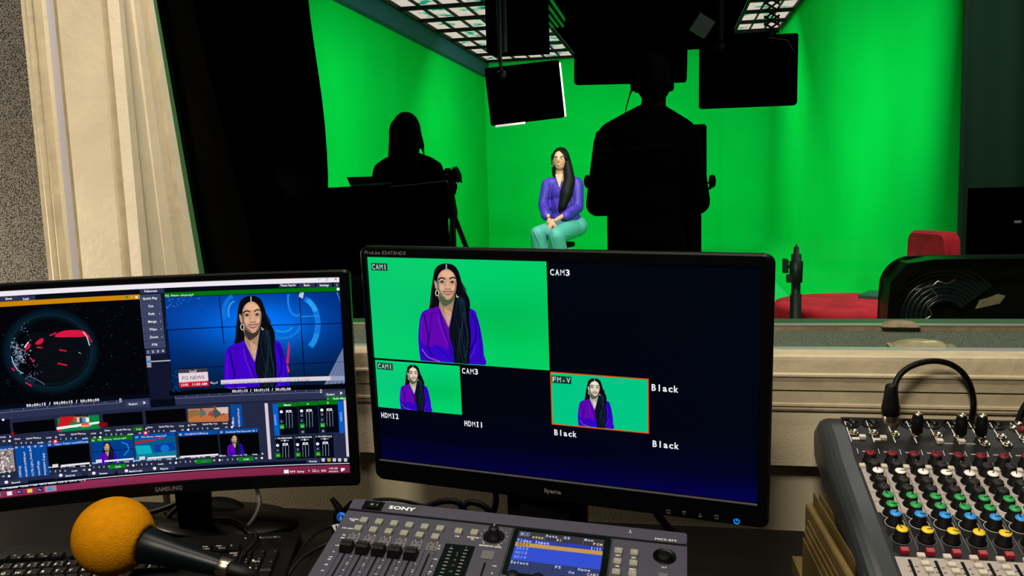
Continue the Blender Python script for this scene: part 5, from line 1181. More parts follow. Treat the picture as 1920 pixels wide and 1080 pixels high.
# ================================================================ MICROPHONE WITH YELLOW FOAM
bc = ray(213, 1005)*1.170; be = ray(432, 1068)*1.150
mc = thing('microphone', 'hand microphone with a round yellow-orange foam windshield lying on the keyboard', 'microphone', bc)
ax = (be-bc); Lm = ax.length; ax.normalize(); Rm = ax.to_track_quat('Z', 'Y').to_matrix()
m = MB(); m.T = Rm.to_4x4(); rb = 0.0531
prof = [(0.0005, -rb*1.0)]+[(rb*math.sin(a)*(1.0 if a < 1.7 else 1.0), -rb*math.cos(a)) for a in np.linspace(0.15, PI*0.80, 22)]+[(rb*0.40, rb*0.93), (0.022, rb*0.90)]
m.lathe(prof, 'foam', 40); o = m.build('windshield', mc); o['label'] = 'yellow-orange foam windshield'
m = MB(); m.T = Rm.to_4x4(); m.lathe([(0.0235, rb*0.80), (0.0240, rb*1.0), (0.0215, rb*1.3), (0.0180, rb*1.9), (0.0140, Lm*0.86), (0.0130, Lm-0.016), (0.0125, Lm-0.004)], 'mic_body', 32); m.build('handle', mc)
m = MB(); m.T = Rm.to_4x4(); m.lathe([(0.0130, Lm-0.016), (0.0135, Lm-0.014), (0.0135, Lm-0.002), (0.0120, Lm), (0.0001, Lm)], 'silver', 28); m.build('end_ring', mc)['label'] = 'silver end ring'
m = MB(); m.T = Rm.to_4x4(); m.lathe([(0.0110, Lm), (0.0110, Lm+0.02), (0.008, Lm+0.025), (0.005, Lm+0.04), (0.001, Lm+0.041)], 'cable', 20); m.build('connector', mc)
#@@

# ================================================================ CABLES AND SMALL THINGS ON THE DESK
def cable(pts, r_, lab, mm='cable', Y=None, Zs=None, name='cable', grp=None):
    P = []
    for k, p in enumerate(pts):
        if Zs is not None: P.append(tuple(atZ(p[0], p[1], Zs[k] if isinstance(Zs, (list, tuple)) else Zs)))
        else: P.append(tuple(atY(p[0], p[1], Y[k] if isinstance(Y, (list, tuple)) else Y)))
    m = MB(); m.tube(smooth_open(P, 6), r_, mm, 8); return tag(m.build(name), lab, 'cable', grp)
cable([(478, 905), (484, 925), (487, 942), (482, 960), (470, 980), (450, 1002)], 0.0036, 'thin cable hanging behind the right half of the left monitor', 'cable_grey', Y=[1.27, 1.27, 1.26, 1.245, 1.225, 1.20])
cable([(398, 972), (430, 973), (446, 978), (468, 992), (481, 1003), (478, 1016), (460, 1036), (447, 1058), (440, 1075)], 0.0028, 'thin black cable crossing the keyboard to the end of the microphone', Y=[1.225, 1.22, 1.21, 1.18, 1.152, 1.125, 1.10, 1.065, 1.035])
DC = DZ+0.006
CB_ = 'black cable by the left monitor stand, '
for pts, r_, lab in (([(255, 1018), (300, 985), (322, 962), (345, 940)], 0.0042, CB_+'steepest on the left'), ([(275, 962), (310, 952), (350, 935), (372, 925)], 0.0046, CB_+'topmost on the left'),
                     ([(285, 983), (320, 976), (352, 984)], 0.0030, CB_+'level one halfway up on the left'), ([(290, 998), (318, 990), (350, 990)], 0.0034, CB_+'lowest level one on the left'),
                     ([(385, 970), (402, 985), (420, 1002)], 0.0036, CB_+'running right from its foot'), ([(378, 968), (388, 985), (390, 1004)], 0.0028, CB_+'dropping straight at its right edge'),
                     ([(308, 960), (316, 972), (330, 976), (345, 968), (338, 958)], 0.0016, CB_+'thin curl at its left')):
    cable(pts, r_, lab, Y=1.235 if 'topmost' not in lab else 1.25)
m = MB(); m.tube(smooth_open([tuple(atY(x, y, Y)) for x, y, Y in ((385, 932, 1.29), (410, 936, 1.295), (440, 947, 1.295), (458, 962, 1.29), (468, 978, 1.28))], 6), [0.012]*30, 'black', 12) if False else None
L_ = smooth_open([tuple(atY(x, y, Y)) for x, y, Y in ((378, 948, 1.285), (405, 950, 1.29), (432, 957, 1.29), (452, 970, 1.285), (466, 988, 1.275))], 6)
m.tube(L_, [0.011+0.009*math.sin(PI*k/(len(L_)-1)) for k in range(len(L_))], 'black', 14); tag(m.build('cable_bundle'), 'thick black cable bundle arching right behind the left monitor stand', 'cable bundle')
cable([(540, 1078), (552, 1052), (575, 1018), (600, 996), (632, 985)], 0.0017, 'thin black wire running up to the small clamp, upper of two', Y=[1.03, 1.06, 1.12, 1.17, 1.20])
cable([(540, 1080), (562, 1050), (592, 1030), (625, 1014)], 0.0027, 'black wire beside the keyboard, lower of the two beside the video switcher', Y=[1.03, 1.06, 1.09, 1.11])
for pts, lab in (([(800, 950), (830, 940), (858, 942), (872, 958), (880, 975)], 'black cable arching behind the video switcher, left one'), ([(862, 955), (880, 942), (905, 948), (925, 965)], 'black cable arching behind the video switcher, middle one'),
                 ([(925, 905), (930, 935), (925, 960)], 'black cable dropping behind the middle monitor'), ([(1230, 960), (1245, 980), (1262, 1000)], 'black cable slanting behind the right end of the video switcher')):
    cable(pts, 0.0050 if '1230' not in str(pts) else 0.006, lab, Y=1.22)
cable([(700, 938), (725, 936), (760, 940), (800, 950)], 0.003, 'thin black cable lying along the back edge of the video switcher', Y=1.24)
# little clamp with blue knob and white tag, left of the switcher
cpos = atY(640, 975, 1.16); t = thing('cable_clamp', 'small black clamp with a blue knob beside the left end of the video switcher', 'clamp', cpos)
def lo(x, y, Y=1.16): return tuple(atY(x, y, Y)-cpos)
m = MB(); m.tube([lo(622, 934), lo(632, 948), lo(640, 962), lo(638, 985)], [0.0035, 0.005, 0.0075, 0.009], 'black', 12); m.tube([lo(660, 942), lo(645, 958)], 0.004, 'black', 8); m.tube([lo(632, 962), lo(630, 1000)], 0.006, 'black', 10)
m.tube([lo(636, 985), tuple(Vector((cpos.x, cpos.y, DZ+0.002))-cpos)], [0.008, 0.02], 'black', 12); m.build('body', t)
m = MB(); a = Vector(lo(641, 970, 1.145)); m.T = Matrix.Translation(a)@Matrix.Rotation(PI/2, 4, 'X'); m.lathe([(0.0075, -0.002), (0.0082, 0.0), (0.0075, 0.003), (0.003, 0.0035), (0.0025, 0.002), (0.0001, 0.002)], 'blue_plastic', 24); m.box(-0.0006, -0.002, 0.0036, 0.0006, 0.003, 0.0042, 'white'); m.build('knob', t)['label'] = 'blue knob'
q = [Vector(lo(x, y, 1.148)) for x, y in ((622, 985), (635, 982), (638, 988), (629, 998))]
m = MB(); m.hexa([tuple(p+Vector((0, 0.0006, 0))) for p in q]+[tuple(p) for p in q], 'white'); c = sum(q, Vector())/4; m.box(c.x-0.001, c.y-0.0012, c.z-0.002, c.x+0.001, c.y-0.0007, c.z+0.003, 'black'); m.build('tag', t)['label'] = 'white tag with a black arrow'

# silica gel packets on the sill
def packet(x, y, Z, wd, dp, ang_, mm, name, lab, bulge, seam=None):
    c = atZ(x, y, Z); t = thing(name, lab, 'packet', c, Matrix.Rotation(ang_, 3, 'Z'))
    m = MB(); N = 12; top = []
    for j in range(N+1):
        row = []
        for i in range(N+1):
            u, v = i/N*2-1, j/N*2-1; h = bulge*max(0, (1-u**4))*max(0, (1-v**4))**0.8; row.append((u*wd/2*(1-0.04*v*v), v*dp/2*(1-0.08*u*u), 0.0012+h+0.0006*math.sin(7*u+5*v)))
        top.append(row)
    m.loft([r_+[(p[0], p[1], 0.0006) for p in r_[::-1]] for r_ in top], mm, smooth=True); m.build('pouch', t)
    return t
packet(1687, 612, -0.2700, 0.062, 0.030, -0.05, 'packet', 'moisture_packet', 'small brown padded packet on the far edge of the window sill', 0.0085)
t = packet(1725, 649, -0.2765, 0.080, 0.034, -0.03, 'packet_clear', 'moisture_packet', 'flat translucent packet lying on the grey felt at the near edge of the sill', 0.009)
m = MB(); m.box(-0.046, -0.014, 0.0008, -0.038, 0.016, 0.0016, 'packet_clear'); m.box(0.038, -0.014, 0.0008, 0.048, 0.012, 0.0016, 'packet_clear'); m.build('sealed_edge', t)

# ================================================================ STUDIO: THINGS BEHIND THE GLASS
# light stand top at the right
sp = atY(1492, 560, 2.3); px1 = 2.3*ray(1492, 560).y**-1/F*1.0
def sx(w_): return w_*2.3/1592*1.015
t = thing('light_stand', 'dark light stand top with a locking knob, standing in front of the red table', 'light stand', (sp.x, 2.3, FZ))
def zz_(y, x=1492, Y=2.3): return atY(x, y, Y).z-FZ
m = MB()
m.lathe([(sx(10), 0.30), (sx(10), zz_(552)), (sx(8), zz_(551)), (sx(8), zz_(530)), (sx(11), zz_(529)), (sx(12), zz_(490)), (sx(9), zz_(489)), (sx(9), zz_(477)), (sx(5), zz_(476)), (sx(4.5), zz_(463)), (sx(1.5), zz_(462)), (sx(1.5), zz_(458)), (0.0005, zz_(457.5))], 'stand_dark', 20)
m.build('column', t)
m = MB(); m.box(-sx(16), -0.012, zz_(529), 0, 0.012, zz_(515), 'stand_dark'); m.box(-sx(10), -0.01, zz_(505), 0, 0.01, zz_(494), 'stand_dark'); m.build('collar', t)
m = MB(); m.tube([(-sx(17), 0, zz_(500)), (-sx(10), 0, zz_(500))], sx(2.5), 'stand_dark', 8); m.rbox(-sx(23), -0.014, -sx(14), 0.014, zz_(511), zz_(485), 0.004, 'stand_dark', 0.002); m.build('locking_knob', t)
for k in range(3):
    a = 0.5+k*2*PI/3; m = MB(); m.tube([(0, 0, 0.50), (0.35*math.cos(a), 0.35*math.sin(a), 0.012)], 0.009, 'stand_dark', 8); m.tube([(0, 0, 0.20), (0.17*math.cos(a), 0.17*math.sin(a), 0.26)], 0.006, 'stand_dark', 8); m.build('leg', t)
# red round table with a small teal box
tc = atZ(1600, 585, -0.42); ty = 2.78
tcx = (ray(1600, 560).x/ray(1600, 560).y)*ty; tz = atY(1600, 560, ty+0.05).z-FZ
t = thing('round_table', 'low round table covered in red cloth behind the window at the right', 'table', (tcx, ty, FZ))
m = MB(); R_t = 0.215; rings = []
for rr_, z in ((0.20, 0.02), (R_t+0.02, tz-0.22), (R_t, tz-0.02), (R_t-0.006, tz-0.004), (R_t-0.03, tz), (0.001, tz+0.001)):
    rings.append([(rr_*1.12*math.cos(a)*(1+(0.05*math.sin(9*a) if z < tz-0.1 else 0)), rr_*math.sin(a)*(1+(0.05*math.sin(9*a) if z < tz-0.1 else 0)), z) for a in np.linspace(0, 2*PI, 49)[:-1]])
m.loft(rings, 'red_cloth', smooth=True); m.build('cloth_top', t)
m = MB(); m.lathe([(0.17, 0.0), (0.17, 0.02), (0.03, 0.03), (0.03, tz-0.06)], 'black', 20); m.build('pedestal', t)
rp = atZ(1640, 556, tz+FZ+0.001); t = thing('remote_control', 'small teal-green flat device lying on the red table', 'remote control', rp, Matrix.Rotation(-0.5, 3, 'Z'))
m = MB(); m.rbox(-0.035, -0.06, 0.035, 0.06, 0.0, 0.012, 0.008, 'teal_plastic', 0.003); m.build('body', t)
# red chair back behind the table
cy_ = 4.5; a = atY(1722, 490, cy_); b = atY(1783, 433, cy_)
t = thing('armchair', 'red upholstered chair against the dark curtain at the right', 'chair', ((a.x+b.x)/2-0.01, cy_, FZ), Matrix.Rotation(-1.2, 3, 'Z'))
wch = 0.34; zt_ = b.z-FZ
m = MB(); m.rbox(-wch/2, zt_-0.62, wch/2, zt_, -0.04, 0.04, 0.05, 'red_cloth', 0.012, 5); m.v = [(x*(1-0.18*max(0, (y-(zt_-0.62))/0.62)**2), -z+0.0, y) for x, y, z in m.v]; m.build('backrest', t)
m = MB(); m.rbox(-wch/2-0.02, -0.48, wch/2+0.02, -0.02, zt_-0.68, zt_-0.56, 0.05, 'red_cloth', 0.02); m.build('seat', t)
for x in (-1, 1):
    for y in (-0.44, -0.06): m = MB(); m.tube([(x*wch/2*0.85, y, zt_-0.67), (x*wch/2*0.95, y, 0)], 0.014, 'black', 8); m.build('leg', t)
# black case with a coiled hose / cable in it, right foreground of the studio
yk = 2.05; k0 = atY(1686, 597, yk); k1 = atY(1850, 494, yk)
t = thing('cable_case', 'open black rounded case holding a coil of black ribbed hose, right of the red table', 'case', (k0.x+0.30, yk+0.12, FZ))
O = Vector((k0.x+0.30, yk+0.12, FZ)); zt2 = k1.z-FZ
m = MB(); prof = []
for ang_ in np.linspace(PI, PI/2, 8): prof.append((-0.30+0.075+0.075*math.cos(ang_), zt2-0.075+0.075*math.sin(ang_)))
prof = [(-0.325, 0.0)]+prof+[(0.40, zt2+0.0), (0.40, 0.0)]
inner = [(-0.285, 0.0), (-0.272, zt2-0.11)]+[(-0.215+0.06*math.cos(q), zt2-0.085+0.06*math.sin(q)) for q in np.linspace(PI, PI/2, 6)]+[(0.38, zt2-0.022)]+[(0.38, 0.0)]
m.prism(prof, 0.06, 0.08, 'black', 'y'); m.build('back_shell', t)
m = MB(); pr2 = prof[:-1]+[(0.40, zt2-0.02)]; outer = prof[:-2]+[(0.40, zt2)]; inn = inner[:-1]
ring_o = [(p[0], p[1]) for p in outer]; ring_i = [(p[0], p[1]) for p in inn]
def resamp(L, n):
    d = [0]
    for a_, b_ in zip(L, L[1:]): d.append(d[-1]+math.hypot(b_[0]-a_[0], b_[1]-a_[1]))
    return [(float(np.interp(t_*d[-1], d, [p[0] for p in L])), float(np.interp(t_*d[-1], d, [p[1] for p in L]))) for t_ in np.linspace(0, 1, n)]
A_, B_ = resamp(ring_o, 30), resamp(ring_i, 30); vs = []
for (x, z), (x2, z2) in zip(A_, B_): vs.append([(x, -0.02, z), (x, 0.06, z), (x2, 0.06, z2), (x2, -0.02, z2)])
m.loft(vs, 'black_gloss', smooth=False); m.build('rim', t)
for k in range(9):
    c0 = atY(1806, 612, yk+0.02)-O; r0 = 0.043+0.0100*k
    m = MB(); m.tube([(c0.x+r0*1.05*math.cos(q), 0.03+0.003*k, c0.z+r0*math.sin(q)) for q in np.linspace(math.radians(35), math.radians(215), 30)], 0.0068, 'hose', 8); m.build('hose_ring', t)
m = MB(); pts = [(-0.235, 0.0, zt2-0.075), (-0.20, -0.01, zt2-0.065), (-0.19, -0.015, zt2-0.052), (-0.17, -0.015, zt2-0.06), (-0.15, -0.01, zt2-0.05)]
m.tube(pts, 0.0022, 'silver', 6); m.tube(smooth_open([(-0.205, -0.01, zt2-0.07), (-0.19, -0.015, zt2-0.09), (-0.21, -0.01, zt2-0.11), (-0.20, -0.01, zt2-0.135), (-0.225, -0.01, zt2-0.15)], 5), 0.0018, 'silver', 6); m.build('chain', t)['label'] = 'thin silver chain'
m = MB(); m.rbox(-0.01, 0, 0.10, 0.0, 0, 0, 0.001, 'packet') if False else None
a = atY(1820, 575, yk+0.05)-O; m.poly([(0, 0), (0.05, 0.012), (0.062, 0.03), (0.045, 0.034), (0.028, 0.026), (0.008, 0.02)], 0, 'packet_clear'); m.poly([(0, 0), (0.05, 0.012), (0.062, 0.03), (0.045, 0.034), (0.028, 0.026), (0.008, 0.02)], 0.002, 'packet_clear')
m.v = [(a.x+x, a.y-0.03-z, a.z+y) for x, y, z in m.v]; m.build('torn_label', t)['label'] = 'torn olive-yellow label'

# black counter with clipboard and a highlight strip along its edge, left
cyY = 4.3; e0 = atY(600, 353, cyY); e1 = atY(838, 340, cyY)
t = thing('counter', 'black fronted counter before the left camera operator', 'counter', ((e0.x+e1.x)/2-0.25, cyY, FZ)); O = Vector(t.location)
m = MB(); m.hexa([tuple(Vector(p)-O) for p in ((-2.3, cyY, FZ), (e1.x, cyY, FZ), (e1.x*1.09, cyY+0.38, FZ), (-2.3, cyY+0.38, FZ), (-2.3, cyY, e0.z-0.01), (e1.x, cyY, e1.z), (e1.x*1.09, cyY+0.38, e1.z-0.01), (-2.3, cyY+0.38, e0.z-0.02))], 'void'); m.build('front', t)
m = MB(); m.tube([tuple(atY(730, 350, cyY-0.004)-O), tuple(atY(780, 345.5, cyY-0.004)-O), tuple(atY(838, 339, cyY-0.004)-O)], 0.0022, 'alu', 6); m.build('edge_highlight', t)['label'] = 'pale strip standing for the edge highlight'  # light catching the counter edge, made as a pale metal tube
lp = atY(700, 342, cyY+0.2); t = thing('laptop', 'black laptop lid seen edge-on on the black counter', 'laptop', lp); O = Vector(lp)
m = MB(); q = [atY(x, y, cyY+0.2)-O for x, y in ((656, 346.5), (723, 342), (735, 330), (650, 332))]; m.hexa([tuple(p+Vector((0, 0.16, 0))) for p in q]+[tuple(p) for p in q], 'void'); m.build('lid', t)
m = MB(); q = [atY(x, y, cyY+0.19)-O for x, y in ((658, 350.5), (716, 348), (722, 342.5), (656, 346.5))]; m.hexa([tuple(p+Vector((0, 0.14, 0))) for p in q]+[tuple(p) for p in q], 'teal_plastic'); m.build('base', t)['label'] = 'teal base edge'
# stills camera on a tripod
cp = atY(846, 330, 5.4); t = thing('camera', 'black camera with a stubby lens on the left operator\'s tripod', 'camera', cp); s_ = 5.4/1592*1.01
m = MB(); m.rbox(-16*s_, -0.02, 0*s_, 0.06, -10*s_, 12*s_, 0.01, 'black', 0.004); m.box(-12*s_, 0.0, 11*s_, -3*s_, 0.04, 15*s_, 'black'); m.build('body', t)
m = MB(); m.T = Matrix.Rotation(math.radians(68), 4, 'Y')@Matrix.Scale(1, 4); m.lathe([(10*s_, -4*s_), (11*s_, 0), (11*s_, 7*s_), (13.5*s_, 9*s_), (13.5*s_, 16*s_), (11*s_, 17*s_), (10*s_, 15*s_), (0.001, 14*s_)], 'black', 22); m.build('lens', t)
m = MB(); m.tube([(-9*s_, -0.025, 2*s_), (-4*s_, -0.03, 5*s_), (0, -0.03, 3*s_)], 0.0025, 'alu', 6); m.build('strap_ring', t)
t = thing('tripod', 'black tripod of the left camera operator, right of the counter', 'tripod', (cp.x-0.01, 5.42, FZ)); h0 = cp.z-FZ-11*s_
m = MB(); m.lathe([(0.028, h0-0.08), (0.03, h0-0.02), (0.02, h0-0.01), (0.03, h0)], 'black', 16, (0, 0.02, 0)); m.lathe([(0.016, 0.5), (0.018, h0-0.07)], 'black', 12, (0, 0.02, 0)); m.lathe([(0.03, h0-0.24), (0.034, h0-0.20), (0.028, h0-0.16), (0.02, h0-0.1)], 'black', 14, (0, 0.02, 0)); m.build('head', t)
for k, (ax_, ay_) in enumerate(((0.42, -0.12), (-0.20, 0.40), (0.10, -0.42))): m = MB(); m.tube([(0, 0.02, h0-0.20), (ax_, ay_+0.02, 0.0)], [0.018, 0.012], 'black', 8); m.build('leg', t)
for sg in ():
    pass
# big studio camera with hood on a pedestal, in front of the standing man
pk = atY(1222, 300, 4.75); t = thing('studio_camera', 'large black studio camera with prompter hood on a pedestal before the standing person', 'studio camera', (pk.x, 4.75, FZ)); O = Vector((pk.x, 4.75, FZ))
def q_(x, y, Y=4.75): return atY(x, y, Y)-O
a, b = q_(1119, 400), q_(1325, 236)
m = MB(); m.rbox(a.x, q_(1300, 345).z, b.x, b.z-0.004, 0.0, 0.40, 0.02, 'void', 0.0); m.v = [(x, z, y+(0.015 if x > 0.2 and y > 1.2 else 0)) for x, y, z in m.v]; m.f = [f_[::-1] for f_ in m.f]; m.build('prompter_hood', t)
m = MB(); m.rbox(-0.16, -0.25, 0.16, 0.0, q_(1200, 400).z, q_(1200, 300).z, 0.02, 'void', 0.01); m.build('body', t)
m = MB(); c1_, c2_ = q_(1139, 465), q_(1315, 352); m.box(c1_.x, 0.0, 0.12, c2_.x, 0.34, q_(1200, 382).z, 'void'); m.box(0.0, 0.0, q_(1200, 390).z, c2_.x, 0.3, c2_.z, 'void'); m.build('pedestal', t)
m = MB(); m.lathe([(0.42, 0.0), (0.42, 0.10), (0.30, 0.13)], 'void', 24, (0, 0.30, 0)); m.build('base', t)
for sg in (-1, 1):
    m = MB(); m.tube([(sg*0.10, -0.20, 1.13), (sg*0.125, -0.45, 1.13)], 0.012, 'black', 10); m.build('grip_bar', t)
for sgn, xx, nm in ((1, 1331, 'right'), (-1, 1106, 'left')):
    m = MB(); h_ = q_(xx, 340); m.tube([(h_.x-sgn*0.05, -0.02, q_(1300, 354).z), (h_.x, -0.02, q_(1300, 354).z), (h_.x+sgn*0.004, -0.02, h_.z+0.03)], 0.008, 'black', 8)
    m.ell((h_.x+sgn*0.012, -0.02, h_.z), (0.020, 0.02, 0.038), 'black', 14, 8); m.box(min(h_.x-sgn*0.045, h_.x), -0.03, h_.z-0.012, max(h_.x-sgn*0.045, h_.x), 0.0, h_.z-0.004, 'black'); m.build('pan_handle', t)
#@@

# ================================================================ PEOPLE
dm('skin_shaded', (24, 18, 15), 0.9, spec=0.02)  # skin with the backlit people's shade put into its colour
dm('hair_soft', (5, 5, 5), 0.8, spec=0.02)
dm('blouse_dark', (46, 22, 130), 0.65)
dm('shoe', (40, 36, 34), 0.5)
def hand_fist(m, c, d, up, mm, side=1, s_=1.0):
    """palm at c reaching along d, fingers curled round a bar; up = back of the hand direction"""
    c = Vector(c); d = Vector(d).normalized(); up = (Vector(up)-d*Vector(up).dot(d)).normalized(); sd = d.cross(up)*side
    m.cap(c-d*0.035*s_, 0.024*s_, c+d*0.030*s_+sd*0.008, 0.026*s_, mm); m.cap(c+sd*0.016*s_-d*0.01, 0.021*s_, c+sd*0.02*s_+d*0.03*s_, 0.019*s_, mm)
    for k, (o, L) in enumerate(((-0.030, 0.036), (-0.010, 0.042), (0.010, 0.039), (0.029, 0.030))):
        a = c+d*0.040*s_+sd*o*s_+up*0.006; b = a+(d*0.75-up*0.5).normalized()*L*s_; e = b+(-d*0.25-up*1.0).normalized()*L*0.62*s_; g = e+(-d*1.0-up*0.25).normalized()*L*0.45*s_
        m.cap(a, 0.0095*s_, b, 0.0088*s_, mm, 8); m.cap(b, 0.0088*s_, e, 0.008*s_, mm, 8); m.cap(e, 0.008*s_, g, 0.0072*s_, mm, 8)
    t0 = c-d*0.012*s_-sd*0.026*s_-up*0.005; t1 = t0+(d*0.6-sd*0.6-up*0.4).normalized()*0.034*s_; t2 = t1+(d*0.7+sd*0.3-up*0.7).normalized()*0.028*s_
    m.cap(t0, 0.013*s_, t1, 0.0105*s_, mm, 8); m.cap(t1, 0.0105*s_, t2, 0.0085*s_, mm, 8)

# ---- standing person, seen from behind (right of the middle)
mr = atY(1213, 300, 4.1); P0 = Vector((mr.x, 4.1, FZ))
man = thing('person', 'person standing with back to the window, in black, silhouetted behind the studio camera', 'person', P0)
MH = 0.035
def man_parts(m, mm, e=0.0, skin=False):
    c = m.cap
    if skin:
        m.ell((MH, 0.03, 1.728), (0.076, 0.098, 0.118), mm); m.ell((MH, 0.075, 1.675), (0.055, 0.055, 0.055), mm); m.ell((MH, 0.128, 1.70), (0.014, 0.018, 0.022), mm, 10, 8)
        for sg in (-1, 1): m.ell((MH+sg*0.083, 0.02, 1.70), (0.012, 0.022, 0.034), mm, 12, 8)
        c((MH*0.7, 0.0, 1.48), 0.068, (MH, 0.012, 1.66), 0.056, mm)
        for sg in (-1, 1): c((sg*0.245, -0.01, 1.17), 0.040, (sg*0.155, 0.18, 1.135), 0.026, mm); hand_fist(m, (sg*0.135, 0.235, 1.140), (-sg*0.25, 1, 0), (0, 0, 1), mm, -sg)
    m.ell((0, 0.0, 1.36), (0.168+e, 0.115+e, 0.18+e), mm); m.ell((0, 0.0, 1.16), (0.150+e, 0.105+e, 0.16+e), mm); m.ell((0, 0, 0.98), (0.168+e, 0.115+e, 0.13+e), mm)
    c((-0.150, 0, 1.466), 0.066+e, (0.160, 0, 1.466), 0.066+e, mm)
    for sg in (-1, 1):
        c((MH*0.6+sg*0.03, 0.0, 1.565), 0.045+e, (sg*0.165, 0, 1.478), 0.055+e, mm)
        c((sg*0.180, 0, 1.448), 0.060+e, (sg*0.236, -0.015, 1.155), 0.045+e, mm)
        c((sg*0.236, -0.015, 1.155), 0.045+e, (sg*0.165, 0.15, 1.135), 0.034+e, mm)
m = MB(); man_parts(m, 'skin_shaded', 0, True)
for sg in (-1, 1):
    m.cap((sg*0.085, 0, 0.95), 0.095, (sg*0.105, 0.02, 0.50), 0.060, 'skin_shaded'); m.cap((sg*0.105, 0.02, 0.50), 0.058, (sg*0.11, -0.01, 0.10), 0.042, 'skin_shaded'); m.cap((sg*0.11, -0.03, 0.05), 0.038, (sg*0.125, 0.17, 0.03), 0.028, 'skin_shaded')
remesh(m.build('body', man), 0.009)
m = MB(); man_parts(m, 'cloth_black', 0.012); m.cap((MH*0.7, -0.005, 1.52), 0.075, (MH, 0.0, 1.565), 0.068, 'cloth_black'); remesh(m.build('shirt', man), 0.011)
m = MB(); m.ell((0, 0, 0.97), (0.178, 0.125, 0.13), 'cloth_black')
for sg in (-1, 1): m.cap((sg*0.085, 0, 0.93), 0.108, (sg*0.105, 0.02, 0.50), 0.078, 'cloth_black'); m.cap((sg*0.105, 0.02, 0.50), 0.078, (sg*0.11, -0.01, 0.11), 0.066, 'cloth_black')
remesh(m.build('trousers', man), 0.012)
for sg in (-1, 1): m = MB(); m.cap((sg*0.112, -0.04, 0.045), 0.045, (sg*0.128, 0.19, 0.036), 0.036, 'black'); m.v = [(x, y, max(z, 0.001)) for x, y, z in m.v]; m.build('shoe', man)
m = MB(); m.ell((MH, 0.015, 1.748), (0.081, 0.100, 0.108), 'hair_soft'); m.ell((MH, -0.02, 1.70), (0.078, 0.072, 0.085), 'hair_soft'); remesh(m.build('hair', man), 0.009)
m = MB(); m.ell((MH-0.094, 0.015, 1.705), (0.016, 0.024, 0.026), 'void', 12, 8); m.tube([(MH-0.09, 0.01, 1.73), (MH-0.06, 0.0, 1.835), (MH, 0.0, 1.862), (MH+0.06, 0.0, 1.835), (MH+0.085, 0.01, 1.73)], 0.008, 'void', 8); m.ell((MH+0.084, 0.015, 1.705), (0.008, 0.020, 0.022), 'void', 12, 8)
m.tube(smooth_open([(MH-0.098, 0.0, 1.69), (MH-0.118, -0.02, 1.64), (MH-0.13, -0.03, 1.59), (MH-0.135, -0.03, 1.545)], 5), 0.0025, 'cable', 6); m.tube(smooth_open([(MH-0.088, 0.0, 1.73), (MH-0.105, -0.01, 1.69), (MH-0.122, -0.02, 1.62)], 5), 0.0025, 'stand_dark', 6); m.build('headset', man)

# ---- camera operator with long hair, left
wr = atY(764, 300, 5.15); P1 = Vector((wr.x, 5.15, FZ))
op = thing('person', 'person with long dark hair seen from behind at the camera, behind the black counter', 'person', P1)
def op_parts(m, mm, e=0.0, skin=False):
    c = m.cap
    if skin:
        m.ell((0.01, 0.03, 1.60), (0.070, 0.090, 0.108), mm); m.ell((0.01, 0.075, 1.555), (0.046, 0.046, 0.046), mm); m.ell((0.01, 0.118, 1.58), (0.012, 0.016, 0.02), mm, 10, 8)
        for sg in (-1, 1): m.ell((0.01+sg*0.072, 0.02, 1.58), (0.010, 0.02, 0.028), mm, 12, 8)
        c((0, 0, 1.38), 0.052, (0.01, 0.01, 1.53), 0.045, mm)
        c((0.215, 0.0, 1.14), 0.034, (0.235, 0.20, 1.27), 0.022, mm); hand_fist(m, (0.235, 0.245, 1.295), (0.05, 1, 0.35), (0, -0.3, 1), mm, -1, 0.9)
        c((-0.215, 0.0, 1.14), 0.034, (-0.10, 0.20, 1.12), 0.022, mm); hand_fist(m, (-0.085, 0.25, 1.12), (0.25, 1, 0), (0, 0, 1), mm, 1, 0.9)
    m.ell((0, 0, 1.27), (0.150+e, 0.10+e, 0.16+e), mm); m.ell((0, 0, 1.08), (0.125+e, 0.09+e, 0.15+e), mm); m.ell((0, 0, 0.92), (0.16+e, 0.11+e, 0.12+e), mm)
    c((-0.135, 0, 1.368), 0.056+e, (0.135, 0, 1.368), 0.056+e, mm)
    for sg in (-1, 1): c((sg*0.025, 0, 1.43), 0.040+e, (sg*0.135, 0, 1.378), 0.050+e, mm); c((sg*0.165, 0, 1.355), 0.052+e, (sg*0.213, -0.01, 1.14), 0.040+e, mm)
    c((0.213, 0.0, 1.14), 0.040+e, (0.232, 0.17, 1.25), 0.030+e, mm); c((-0.213, 0.0, 1.14), 0.040+e, (-0.12, 0.17, 1.125), 0.030+e, mm)
m = MB(); op_parts(m, 'skin_shaded', 0, True)
for sg in (-1, 1): m.cap((sg*0.08, 0, 0.9), 0.088, (sg*0.09, 0.02, 0.47), 0.056, 'skin_shaded'); m.cap((sg*0.09, 0.02, 0.47), 0.054, (sg*0.09, 0, 0.1), 0.036, 'skin_shaded'); m.cap((sg*0.09, -0.02, 0.04), 0.034, (sg*0.10, 0.15, 0.03), 0.026, 'skin_shaded')
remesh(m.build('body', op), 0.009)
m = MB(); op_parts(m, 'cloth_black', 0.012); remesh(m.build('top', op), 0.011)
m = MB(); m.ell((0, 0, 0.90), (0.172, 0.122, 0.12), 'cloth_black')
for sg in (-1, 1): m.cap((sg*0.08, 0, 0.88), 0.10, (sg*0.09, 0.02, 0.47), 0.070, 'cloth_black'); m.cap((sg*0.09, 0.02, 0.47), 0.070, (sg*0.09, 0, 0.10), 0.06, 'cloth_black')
remesh(m.build('trousers', op), 0.012)
